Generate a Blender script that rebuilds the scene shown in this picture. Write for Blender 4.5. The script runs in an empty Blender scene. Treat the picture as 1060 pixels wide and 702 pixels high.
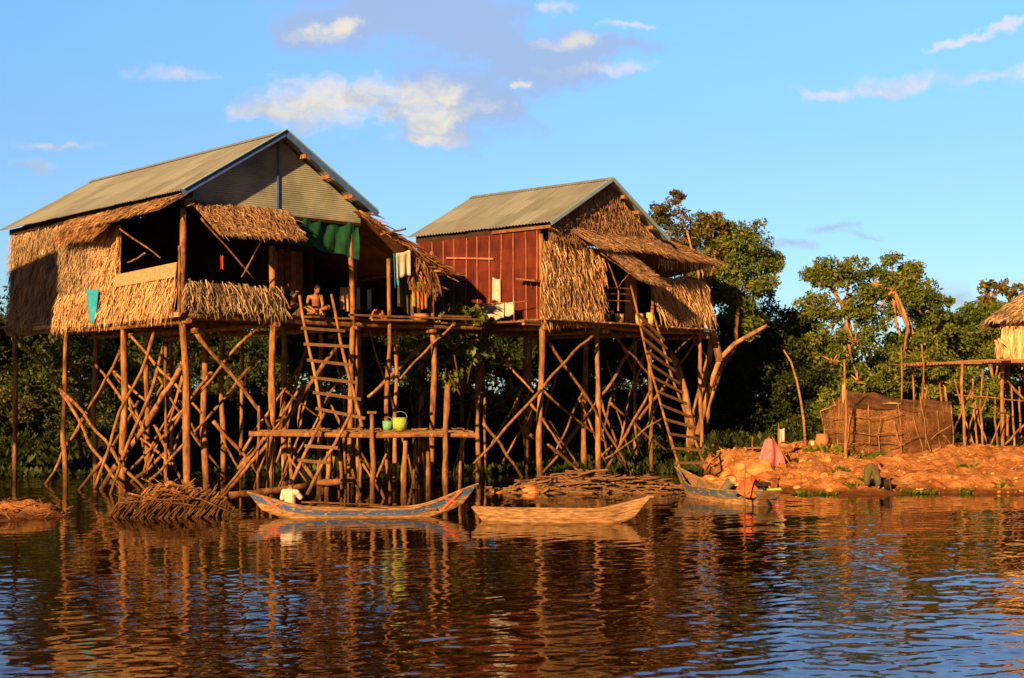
import bpy, math, random
import numpy as np
from mathutils import Vector, Matrix
random.seed(7); RNG = np.random.default_rng(11)
V = Vector
scene = bpy.context.scene
COL = scene.collection

# ------------------------------------------------------------------ camera
F = 1420.0; HC = 2.5
cam_d = bpy.data.cameras.new('camera'); cam = bpy.data.objects.new('camera', cam_d); COL.objects.link(cam)
cam.location = (0, 0, HC); cam.rotation_euler = (math.radians(90), 0, 0)
cam_d.sensor_width = 36; cam_d.lens = 36*F/1060; cam_d.shift_y = 59/1060
cam_d.clip_end = 5000; cam_d.clip_start = 0.1
scene.camera = cam

# ------------------------------------------------------------------ light
SUN_EL = math.radians(17.5)
SAZ = V((-0.445, -0.895, 0)).normalized()
SUND = V((SAZ.x*math.cos(SUN_EL), SAZ.y*math.cos(SUN_EL), math.sin(SUN_EL)))
sd = bpy.data.lights.new('sun', 'SUN'); so = bpy.data.objects.new('sun', sd); COL.objects.link(so)
sd.energy = 5.0; sd.angle = math.radians(0.5); sd.color = (1.0, 0.52, 0.18)
so.rotation_euler = SUND.to_track_quat('Z', 'Y').to_euler(); so.location = (-20, -20, 30)
scene.view_settings.view_transform = 'Standard'; scene.view_settings.look = 'None'
scene.view_settings.exposure = 1.05; scene.view_settings.gamma = 1
scene.render.engine = 'CYCLES'
scene.cycles.use_denoising = True
scene.cycles.max_bounces = 6; scene.cycles.diffuse_bounces = 2; scene.cycles.glossy_bounces = 3
scene.cycles.transparent_max_bounces = 12
scene.cycles.sample_clamp_indirect = 4

def N(nt, typ, **kw):
    n = nt.nodes.new(typ)
    ins = kw.pop('ins', {})
    for k, v in kw.items(): setattr(n, k, v)
    for k, v in ins.items():
        if isinstance(v, bpy.types.NodeSocket): nt.links.new(v, n.inputs[k])
        else: n.inputs[k].default_value = v
    return n
def math_(nt, op, a, b=None, clamp=False):
    n = N(nt, 'ShaderNodeMath', operation=op, use_clamp=clamp)
    for i, x in enumerate((a, b)):
        if x is None: continue
        if isinstance(x, bpy.types.NodeSocket): nt.links.new(x, n.inputs[i])
        else: n.inputs[i].default_value = x
    return n.outputs[0]
def mixc(nt, fac, a, b, blend='MIX'):
    n = N(nt, 'ShaderNodeMix', data_type='RGBA', blend_type=blend)
    for i, x in ((0, fac), (6, a), (7, b)):
        if isinstance(x, bpy.types.NodeSocket): nt.links.new(x, n.inputs[i])
        elif i == 0: n.inputs[i].default_value = x
        else: n.inputs[i].default_value = (*x, 1) if len(x) == 3 else x
    return n.outputs[2]
def smooth(nt, x, lo, hi):
    n = N(nt, 'ShaderNodeMapRange', interpolation_type='SMOOTHSTEP')
    nt.links.new(x, n.inputs[0]); n.inputs[1].default_value = lo; n.inputs[2].default_value = hi
    return n.outputs[0]

world = bpy.data.worlds.new('World'); scene.world = world; world.use_nodes = True
wt = world.node_tree; wt.nodes.clear()
sky = N(wt, 'ShaderNodeTexSky', sky_type='NISHITA', sun_disc=False)
sky.sun_elevation = SUN_EL; sky.sun_rotation = math.atan2(SAZ.x, SAZ.y)
sky.air_density = 1.0; sky.dust_density = 0.6; sky.ozone_density = 1.0
tc = N(wt, 'ShaderNodeTexCoord')
sep = N(wt, 'ShaderNodeSeparateXYZ', ins={0: tc.outputs['Generated']})
X_, Y_, Z_ = sep.outputs
# sky colour balance: the low sky opposite the sun is pale, the zenith is deep
elev = math_(wt, 'MAXIMUM', Z_, 0.0)
ramp = N(wt, 'ShaderNodeValToRGB', ins={0: elev}); cr = ramp.color_ramp
cr.elements[0].position = 0.0; cr.elements[0].color = (0.25, 0.335, 0.44, 1)
cr.elements[1].position = 1.0; cr.elements[1].color = (0.08, 0.10, 0.14, 1)
for ps_, c_ in ((0.12, (0.27, 0.385, 0.54, 1)), (0.18, (0.30, 0.42, 0.60, 1)), (0.27, (0.345, 0.53, 0.84, 1)), (0.40, (0.34, 0.46, 0.52, 1)), (0.55, (0.14, 0.17, 0.20, 1))):
    e = cr.elements.new(ps_); e.color = c_
skyc = mixc(wt, 1.0, sky.outputs[0], ramp.outputs[0], 'MULTIPLY')
# added dimming of the sky half behind the viewer, to lower fill light
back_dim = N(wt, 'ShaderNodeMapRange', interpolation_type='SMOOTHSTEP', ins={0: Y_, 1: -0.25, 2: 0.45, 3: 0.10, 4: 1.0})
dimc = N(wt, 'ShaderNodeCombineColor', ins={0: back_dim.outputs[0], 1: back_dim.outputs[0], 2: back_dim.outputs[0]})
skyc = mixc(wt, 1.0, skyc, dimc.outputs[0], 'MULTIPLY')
# clouds, in gnomonic coordinates of the view direction about +Y
ysafe = math_(wt, 'MAXIMUM', Y_, 0.05)
tx = math_(wt, 'DIVIDE', X_, ysafe); tz = math_(wt, 'DIVIDE', Z_, ysafe)
tv0 = N(wt, 'ShaderNodeCombineXYZ', ins={0: tx, 1: tz})
nW = N(wt, 'ShaderNodeTexNoise', noise_dimensions='2D', ins={'Vector': tv0.outputs[0], 'Scale': 28.0, 'Detail': 5.0, 'Roughness': 0.6})
wv = N(wt, 'ShaderNodeVectorMath', operation='MULTIPLY', ins={0: N(wt, 'ShaderNodeVectorMath', operation='SUBTRACT', ins={0: nW.outputs['Color'], 1: (0.5, 0.5, 0.5)}).outputs[0], 1: (0.060, 0.022, 0.0)})
tv = N(wt, 'ShaderNodeVectorMath', operation='ADD', ins={0: tv0.outputs[0], 1: wv.outputs[0]})
nA = N(wt, 'ShaderNodeTexNoise', noise_dimensions='2D', ins={'Vector': N(wt, 'ShaderNodeMapping', ins={'Vector': tv.outputs[0], 'Scale': (16, 30, 1)}).outputs[0], 'Scale': 1.0, 'Detail': 7.0, 'Roughness': 0.62})
nB = N(wt, 'ShaderNodeTexNoise', noise_dimensions='2D', ins={'Vector': N(wt, 'ShaderNodeMapping', ins={'Vector': tv.outputs[0], 'Scale': (30, 45, 1), 'Location': (3.1, 7.7, 0)}).outputs[0], 'Scale': 1.0, 'Detail': 5.0, 'Roughness': 0.55})
noiseA = math_(wt, 'SUBTRACT', nA.outputs[0], 0.5)
def cloud_mask(items, amp, lo, hi):
    out = None
    for (px, py, rx, ry, rot) in items:
        m1 = N(wt, 'ShaderNodeMapping', vector_type='TEXTURE', ins={'Vector': tv.outputs[0], 'Location': ((px-530)/F, (410-py)/F, 0), 'Rotation': (0, 0, math.radians(rot)), 'Scale': (rx/F, ry/F, 1)})
        ln = N(wt, 'ShaderNodeVectorMath', operation='LENGTH', ins={0: m1.outputs[0]})
        m = math_(wt, 'SUBTRACT', 1.0, ln.outputs['Value'])
        out = m if out is None else math_(wt, 'MAXIMUM', out, m)
    s = math_(wt, 'ADD', out, math_(wt, 'MULTIPLY', noiseA, amp))
    return smooth(wt, s, lo, hi), out
grey, gm = cloud_mask([(430, 8, 150, 62, 0), (520, 55, 120, 40, -8), (480, 100, 85, 52, 0), (590, 50, 90, 18, 5), (360, 20, 80, 40, 0)], 1.7, -0.15, 0.5)
lit, lm = cloud_mask([(320, 112, 75, 26, 0), (375, 100, 90, 27, -3), (430, 116, 85, 34, 0), (458, 100, 34, 30, 0), (350, 30, 30, 16, 10), (300, 118, 60, 14, 0),
    (545, 88, 14, 6, 0), (450, 148, 40, 9, 0)], 2.1, -0.10, 0.85)
wisp, wm = cloud_mask([(187, 76, 56, 8, 0), (38, 173, 34, 8, 0), (600, 41, 50, 9, 3), (625, 71, 56, 9, 3), (950, 86, 75, 14, 4), (1020, 80, 90, 9, 3), (1080, 74, 70, 9, 3), (915, 94, 40, 9, 0), (860, 94, 50, 9, 0),
    (1035, 30, 80, 6, 19), (1000, 44, 60, 5, 14), (1060, 18, 60, 6, 19), (865, 239, 42, 8, 0), (820, 255, 40, 6, 0), (905, 246, 40, 5, 0), (975, 312, 48, 26, 0), (570, 8, 26, 8, 0), (660, 26, 34, 6, 0), (60, 150, 50, 5, 0)], 1.9, -0.05, 1.15)
front = smooth(wt, Y_, 0.05, 0.2)
shade = smooth(wt, math_(wt, 'ADD', math_(wt, 'MULTIPLY', nB.outputs[0], 1.4), math_(wt, 'MULTIPLY', tz, 6.0)), 1.45, 2.25)
CLOUD_LIT = mixc(wt, shade, (0.50, 0.58, 0.72), (0.98, 0.90, 0.78))
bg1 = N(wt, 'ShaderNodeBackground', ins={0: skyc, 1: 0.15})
SKY_BG = bg1
c1 = mixc(wt, math_(wt, 'MULTIPLY', math_(wt, 'MULTIPLY', grey, 0.75), front), (0, 0, 0), (0, 0, 0))
GREY_E = N(wt, 'ShaderNodeBackground', ins={0: (0.30, 0.40, 0.58, 1), 1: 0.62})
LIT_E = N(wt, 'ShaderNodeBackground', ins={0: CLOUD_LIT, 1: 0.44})
mx = N(wt, 'ShaderNodeMixShader', ins={0: math_(wt, 'MULTIPLY', math_(wt, 'MULTIPLY', grey, 0.85), front), 1: bg1.outputs[0], 2: GREY_E.outputs[0]})
mx2 = N(wt, 'ShaderNodeMixShader', ins={0: math_(wt, 'MULTIPLY', math_(wt, 'MULTIPLY', wisp, 0.75), front), 1: mx.outputs[0], 2: LIT_E.outputs[0]})
mx3 = N(wt, 'ShaderNodeMixShader', ins={0: math_(wt, 'MULTIPLY', math_(wt, 'MULTIPLY', lit, 0.95), front), 1: mx2.outputs[0], 2: LIT_E.outputs[0]})
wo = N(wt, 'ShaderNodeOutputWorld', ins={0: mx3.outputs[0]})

# ------------------------------------------------------------------ materials
def ramp_node(nt, fac, stops):
    r = N(nt, 'ShaderNodeValToRGB', ins={0: fac}); c = r.color_ramp
    c.elements[0].position = stops[0][0]; c.elements[0].color = (*stops[0][1], 1)
    c.elements[1].position = stops[-1][0]; c.elements[1].color = (*stops[-1][1], 1)
    for p, col in stops[1:-1]:
        e = c.elements.new(p); e.color = (*col, 1)
    return r.outputs[0]
def material(name, stops, scale=(1, 1, 1), nscale=4, rough=0.8, bump=0.3, bdist=0.02, attr=0.0, detail=6, spec=0.3, metal=0.0, transl=0.0, lohi=(0.3, 0.7)):
    m = bpy.data.materials.new(name); m.use_nodes = True; nt = m.node_tree
    b = nt.nodes['Principled BSDF']; out = nt.nodes['Material Output']
    tcn = N(nt, 'ShaderNodeTexCoord')
    mp = N(nt, 'ShaderNodeMapping', ins={'Vector': tcn.outputs['Object'], 'Scale': scale})
    no = N(nt, 'ShaderNodeTexNoise', ins={'Vector': mp.outputs[0], 'Scale': nscale, 'Detail': detail, 'Roughness': 0.65})
    fac = smooth(nt, no.outputs[0], *lohi)
    if attr:
        at = N(nt, 'ShaderNodeAttribute', attribute_name='rnd')
        fac = math_(nt, 'ADD', math_(nt, 'MULTIPLY', fac, 1-attr), math_(nt, 'MULTIPLY', at.outputs['Fac'], attr))
    colr = ramp_node(nt, fac, stops)
    nt.links.new(colr, b.inputs['Base Color'])
    b.inputs['Roughness'].default_value = rough; b.inputs['Specular IOR Level'].default_value = spec; b.inputs['Metallic'].default_value = metal
    if bump:
        bp = N(nt, 'ShaderNodeBump', ins={'Height': no.outputs[0], 'Strength': bump, 'Distance': bdist})
        nt.links.new(bp.outputs[0], b.inputs['Normal'])
    if transl:
        tr = N(nt, 'ShaderNodeBsdfTranslucent', ins={0: colr})
        ms = N(nt, 'ShaderNodeMixShader', ins={0: transl, 1: b.outputs[0], 2: tr.outputs[0]})
        nt.links.new(ms.outputs[0], out.inputs[0])
    return m
M = {}
M['post'] = material('weathered_pole', [(0, (0.06, 0.028, 0.013)), (0.35, (0.22, 0.11, 0.048)), (0.7, (0.33, 0.18, 0.08)), (1, (0.50, 0.32, 0.17))], (1, 1, 0.35), 8, 0.85, 1.0, 0.03, 0.25, detail=9)
nt = M['post'].node_tree; b = nt.nodes['Principled BSDF']; src = b.inputs['Base Color'].links[0].from_socket
tco = N(nt, 'ShaderNodeTexCoord'); spz = N(nt, 'ShaderNodeSeparateXYZ', ins={0: tco.outputs['Object']}); nst = N(nt, 'ShaderNodeTexNoise', ins={'Vector': tco.outputs['Object'], 'Scale': 3.0, 'Detail': 4.0})
stn = smooth(nt, math_(nt, 'ADD', spz.outputs[2], math_(nt, 'MULTIPLY', nst.outputs[0], -0.7)), -0.15, 0.25)
nt.links.new(mixc(nt, stn, mixc(nt, 1.0, src, (0.42, 0.40, 0.36), 'MULTIPLY'), src), b.inputs['Base Color'])
M['plank'] = material('old_plank', [(0, (0.10, 0.055, 0.03)), (0.5, (0.24, 0.14, 0.07)), (1, (0.40, 0.25, 0.13))], (1, 1, 1), 5, 0.85, 0.5, 0.01, 0.5)
M['rung'] = material('grey_brown_rung', [(0, (0.09, 0.05, 0.03)), (1, (0.25, 0.15, 0.08))], (1, 1, 1), 6, 0.85, 0.5, 0.01, 0.5)
M['thatch'] = material('dry_palm_thatch', [(0, (0.10, 0.05, 0.025)), (0.25, (0.34, 0.20, 0.10)), (0.6, (0.62, 0.42, 0.24)), (1, (0.82, 0.64, 0.42))], (1, 1, 1), 1.6, 0.8, 0.3, 0.01, 0.72)
M['thatch_grey'] = material('grey_palm_thatch', [(0, (0.06, 0.045, 0.035)), (0.35, (0.24, 0.18, 0.12)), (0.7, (0.44, 0.33, 0.22)), (1, (0.64, 0.52, 0.37))], (1, 1, 1), 1.6, 0.85, 0.3, 0.01, 0.65)
M['thatch_roof'] = material('brown_roof_thatch', [(0, (0.12, 0.07, 0.035)), (0.4, (0.30, 0.18, 0.10)), (0.75, (0.46, 0.31, 0.19)), (1, (0.62, 0.47, 0.32))], (1, 1, 1), 2, 0.85, 0.3, 0.01, 0.6)
M['thatch_rust'] = material('rusty_thatch', [(0, (0.08, 0.04, 0.02)), (0.5, (0.25, 0.13, 0.065)), (1, (0.42, 0.26, 0.15))], (1, 1, 1), 2, 0.85, 0.3, 0.01, 0.6)
M['mat'] = material('woven_mat', [(0, (0.34, 0.21, 0.12)), (1, (0.56, 0.38, 0.24))], (1, 1, 1), 12, 0.8, 0.3, 0.01)
M['metal'] = material('old_corrugated_zinc', [(0, (0.12, 0.145, 0.16)), (0.5, (0.175, 0.215, 0.25)), (1, (0.235, 0.285, 0.33))], (0.5, 0.5, 0.5), 1.6, 0.75, 0.0, 0.01, 0.35, spec=0.3)
def roofmat():
    m = bpy.data.materials.new('old_zinc_sheets'); m.use_nodes = True; nt = m.node_tree; b = nt.nodes['Principled BSDF']
    t = N(nt, 'ShaderNodeTexCoord')
    dv = N(nt, 'ShaderNodeVectorMath', operation='DOT_PRODUCT', ins={0: t.outputs['Object'], 1: (-0.707, 0.707, 0)}).outputs['Value']
    du = N(nt, 'ShaderNodeVectorMath', operation='DOT_PRODUCT', ins={0: t.outputs['Object'], 1: (0.707, 0.707, 0.3)}).outputs['Value']
    cv = N(nt, 'ShaderNodeCombineXYZ', ins={0: math_(nt, 'MULTIPLY', dv, 7.0), 1: math_(nt, 'MULTIPLY', du, 0.5)})
    st = N(nt, 'ShaderNodeTexNoise', noise_dimensions='2D', ins={'Vector': cv.outputs[0], 'Scale': 1.0, 'Detail': 6.0, 'Roughness': 0.6})
    bl = N(nt, 'ShaderNodeTexNoise', ins={'Vector': t.outputs['Object'], 'Scale': 0.9, 'Detail': 6.0})
    at = N(nt, 'ShaderNodeAttribute', attribute_name='rnd')
    f_ = math_(nt, 'ADD', math_(nt, 'MULTIPLY', smooth(nt, st.outputs[0], 0.2, 0.8), 0.32), math_(nt, 'MULTIPLY', at.outputs['Fac'], 0.35))
    c = ramp_node(nt, math_(nt, 'ADD', f_, math_(nt, 'MULTIPLY', bl.outputs[0], 0.2)), [(0.1, (0.15, 0.175, 0.19)), (0.45, (0.22, 0.27, 0.31)), (0.9, (0.33, 0.41, 0.48))])
    rust = smooth(nt, math_(nt, 'ADD', math_(nt, 'MULTIPLY', st.outputs[0], 0.6), math_(nt, 'MULTIPLY', bl.outputs[0], 0.6)), 0.66, 0.82)
    nt.links.new(mixc(nt, math_(nt, 'MULTIPLY', rust, 0.4), c, (0.17, 0.085, 0.045)), b.inputs['Base Color']); b.inputs['Roughness'].default_value = 0.65; b.inputs['Specular IOR Level'].default_value = 0.4
    return m
M['metal'] = roofmat()
M['gable'] = material('grey_green_corrugated', [(0, (0.22, 0.27, 0.26)), (0.5, (0.32, 0.38, 0.36)), (1, (0.40, 0.47, 0.44))], (1, 1, 1), 1.3, 0.6, 0.0)
M['blue'] = material('blue_paint', [(0, (0.05, 0.13, 0.48)), (1, (0.08, 0.20, 0.62))], (1, 1, 1), 5, 0.6)
M['lightblue'] = material('pale_blue_paint', [(0, (0.24, 0.42, 0.62)), (1, (0.34, 0.55, 0.75))], (1, 1, 1), 5, 0.6)
M['red'] = material('faded_red_paint', [(0, (0.045, 0.008, 0.006)), (0.5, (0.095, 0.014, 0.008)), (1, (0.15, 0.028, 0.015))], (1, 1, 0.4), 3, 0.7, 0.3, 0.01, 0.3)
M['batten'] = material('pinkish_batten', [(0, (0.30, 0.10, 0.06)), (1, (0.50, 0.24, 0.16))], (1, 1, 1), 5, 0.8)
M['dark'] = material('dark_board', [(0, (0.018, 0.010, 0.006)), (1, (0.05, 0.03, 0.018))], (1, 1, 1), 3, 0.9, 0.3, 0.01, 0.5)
M['mud'] = material('orange_mud', [(0, (0.16, 0.06, 0.022)), (0.4, (0.46, 0.19, 0.07)), (0.75, (0.60, 0.30, 0.11)), (1, (0.72, 0.42, 0.19))], (1, 1, 1), 2.2, 0.95, 0.9, 0.06, detail=10)
M['soil'] = material('dark_soil', [(0, (0.02, 0.012, 0.006)), (0.6, (0.08, 0.045, 0.02)), (1, (0.16, 0.09, 0.04))], (1, 1, 1), 2.5, 0.95, 0.9, 0.05, detail=9)
M['bark'] = material('orange_bark', [(0, (0.12, 0.06, 0.03)), (0.5, (0.32, 0.18, 0.09)), (1, (0.46, 0.29, 0.16))], (1, 1, 0.4), 5, 0.9, 0.8, 0.03)
M['bark_dark'] = material('dark_bark', [(0, (0.04, 0.022, 0.012)), (1, (0.15, 0.08, 0.04))], (1, 1, 0.4), 5, 0.9, 0.8, 0.03)
def leafmat(name, stops): return material(name, stops, (1, 1, 1), 0.7, 0.55, 0.0, attr=0.6, spec=0.35, transl=0.22)
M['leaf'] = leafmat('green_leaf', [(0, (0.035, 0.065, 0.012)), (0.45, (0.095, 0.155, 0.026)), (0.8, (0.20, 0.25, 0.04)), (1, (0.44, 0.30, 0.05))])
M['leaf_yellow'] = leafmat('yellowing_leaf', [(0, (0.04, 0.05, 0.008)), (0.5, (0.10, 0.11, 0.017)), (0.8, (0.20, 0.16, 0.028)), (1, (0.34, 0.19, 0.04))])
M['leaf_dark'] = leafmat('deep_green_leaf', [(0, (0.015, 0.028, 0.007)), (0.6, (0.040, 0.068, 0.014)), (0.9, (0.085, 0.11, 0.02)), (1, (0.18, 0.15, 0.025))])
M['weed'] = leafmat('bright_weed', [(0, (0.06, 0.11, 0.01)), (0.6, (0.14, 0.22, 0.02)), (1, (0.30, 0.36, 0.03))])
M['skin'] = material('brown_skin', [(0, (0.22, 0.10, 0.05)), (1, (0.40, 0.19, 0.10))], (1, 1, 1), 6, 0.5, 0.1, 0.002)
M['hair'] = material('black_hair', [(0, (0.008, 0.006, 0.005)), (1, (0.02, 0.015, 0.012))], (1, 1, 1), 30, 0.5, 0.4, 0.01)
def cloth(name, a, b, nscale=8, **k): return material(name, [(0, a), (1, b)], (1, 1, 1), nscale, 0.9, 0.3, 0.01, **k)
M['white'] = cloth('white_cloth', (0.62, 0.58, 0.52), (0.78, 0.75, 0.70))
M['greywhite'] = cloth('greyish_cloth', (0.42, 0.42, 0.40), (0.6, 0.6, 0.58))
M['teal'] = cloth('turquoise_cloth', (0.02, 0.30, 0.58), (0.03, 0.42, 0.75))
M['green_tarp'] = cloth('green_tarp', (0.008, 0.07, 0.04), (0.015, 0.13, 0.075), 3)
M['grey_cloth'] = cloth('grey_cloth', (0.09, 0.08, 0.065), (0.15, 0.135, 0.11))
M['pink'] = cloth('pink_red_cloth', (0.52, 0.13, 0.17), (0.66, 0.22, 0.26))
M['orange_cloth'] = cloth('orange_red_cloth', (0.48, 0.10, 0.035), (0.62, 0.19, 0.07))
M['navy'] = cloth('navy_cloth', (0.02, 0.035, 0.11), (0.03, 0.06, 0.17))
M['olive'] = cloth('olive_trousers', (0.07, 0.07, 0.03), (0.12, 0.115, 0.05))
M['dkblue'] = cloth('dark_blue_shirt', (0.012, 0.02, 0.05), (0.02, 0.035, 0.08))
M['cream'] = cloth('cream_plastic', (0.5, 0.38, 0.14), (0.62, 0.5, 0.22), 20)
M['lime'] = cloth('green_plastic', (0.28, 0.45, 0.08), (0.42, 0.58, 0.14), 14)
M['bluegreen'] = cloth('mint_plastic', (0.12, 0.42, 0.26), (0.2, 0.52, 0.34), 14)
M['redplastic'] = cloth('red_plastic', (0.5, 0.03, 0.015), (0.6, 0.05, 0.02))
M['steel'] = cloth('dull_metal', (0.18, 0.18, 0.17), (0.30, 0.29, 0.27), 12)
M['black'] = cloth('black_rubber', (0.012, 0.011, 0.01), (0.03, 0.027, 0.025))
M['clay'] = cloth('clay', (0.32, 0.15, 0.07), (0.46, 0.24, 0.12), 6)
M['hull_wood'] = material('pale_hull_wood', [(0, (0.06, 0.035, 0.018)), (0.35, (0.22, 0.13, 0.065)), (0.7, (0.38, 0.24, 0.125)), (1, (0.54, 0.38, 0.22))], (1.2, 1.2, 7), 4, 0.75, 0.5, 0.01, detail=10, lohi=(0.2, 0.8))
M['hull_in'] = material('hull_inside', [(0, (0.10, 0.06, 0.03)), (1, (0.32, 0.20, 0.11))], (1, 1, 1), 5, 0.8, 0.5, 0.01)
M['hull_blue'] = material('chipped_blue_paint', [(0, (0.36, 0.24, 0.13)), (0.16, (0.30, 0.22, 0.14)), (0.22, (0.03, 0.075, 0.24)), (1, (0.05, 0.13, 0.40))], (1, 1, 3), 7, 0.65, 0.4, 0.005, detail=8)
M['hull_grey'] = material('chipped_grey_blue', [(0, (0.32, 0.24, 0.15)), (0.25, (0.22, 0.2, 0.17)), (0.35, (0.09, 0.11, 0.14)), (1, (0.05, 0.10, 0.22))], (1, 1, 3), 6, 0.7, 0.4, 0.005, detail=8)
M['hull_red'] = cloth('red_hull_paint', (0.45, 0.08, 0.03), (0.62, 0.20, 0.10), 16)

def checked(name, cols, sc):
    m = bpy.data.materials.new(name); m.use_nodes = True; nt = m.node_tree; b = nt.nodes['Principled BSDF']
    t = N(nt, 'ShaderNodeTexCoord'); v = N(nt, 'ShaderNodeTexVoronoi', feature='F1', ins={'Vector': N(nt, 'ShaderNodeMapping', ins={'Vector': t.outputs['Object'], 'Scale': sc}).outputs[0], 'Scale': 1.0})
    c = ramp_node(nt, N(nt, 'ShaderNodeSeparateColor', ins={0: v.outputs['Color']}).outputs[0], cols)
    c.node.color_ramp.interpolation = 'CONSTANT'
    nt.links.new(c, b.inputs['Base Color']); b.inputs['Roughness'].default_value = 0.9
    return m
M['sarong'] = checked('patterned_sarong', [(0, (0.55, 0.26, 0.05)), (0.35, (0.10, 0.36, 0.10)), (0.6, (0.60, 0.12, 0.04)), (1, (0.65, 0.45, 0.12))], (22, 22, 9))
M['floral'] = checked('dark_patterned_skirt', [(0, (0.012, 0.02, 0.012)), (0.6, (0.02, 0.03, 0.02)), (0.8, (0.15, 0.22, 0.05)), (1, (0.25, 0.22, 0.10))], (25, 25, 25))

def netmat():
    m = bpy.data.materials.new('brown_fishing_net'); m.use_nodes = True; nt = m.node_tree
    b = nt.nodes['Principled BSDF']; out = nt.nodes['Material Output']
    t = N(nt, 'ShaderNodeTexCoord')
    no = N(nt, 'ShaderNodeTexNoise', ins={'Vector': t.outputs['Object'], 'Scale': 1.6, 'Detail': 6.0})
    c = ramp_node(nt, smooth(nt, no.outputs[0], 0.35, 0.7), [(0, (0.10, 0.045, 0.018)), (0.5, (0.20, 0.09, 0.035)), (1, (0.32, 0.15, 0.06))])
    nt.links.new(c, b.inputs['Base Color']); b.inputs['Roughness'].default_value = 0.9
    n2 = N(nt, 'ShaderNodeTexNoise', ins={'Vector': t.outputs['Object'], 'Scale': 55.0, 'Detail': 2.0})
    sx = N(nt, 'ShaderNodeSeparateXYZ', ins={0: t.outputs['Object']})
    gx = math_(nt, 'ABSOLUTE', math_(nt, 'SINE', math_(nt, 'ADD', math_(nt, 'MULTIPLY', sx.outputs[0], 9.0), math_(nt, 'MULTIPLY', no.outputs[0], 5.0))))
    gz = math_(nt, 'ABSOLUTE', math_(nt, 'SINE', math_(nt, 'ADD', math_(nt, 'MULTIPLY', sx.outputs[2], 11.0), math_(nt, 'MULTIPLY', no.outputs[0], 5.0))))
    ln = math_(nt, 'MAXIMUM', math_(nt, 'SUBTRACT', 1.0, smooth(nt, gx, 0.04, 0.16)), math_(nt, 'SUBTRACT', 1.0, smooth(nt, gz, 0.05, 0.18)))
    a = math_(nt, 'MAXIMUM', math_(nt, 'MULTIPLY', smooth(nt, n2.outputs[0], 0.40, 0.54), 0.85), ln)
    tr = N(nt, 'ShaderNodeBsdfTransparent')
    ms = N(nt, 'ShaderNodeMixShader', ins={0: a, 1: tr.outputs[0], 2: b.outputs[0]})
    nt.links.new(ms.outputs[0], out.inputs[0]); return m
M['net'] = netmat()

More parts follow.
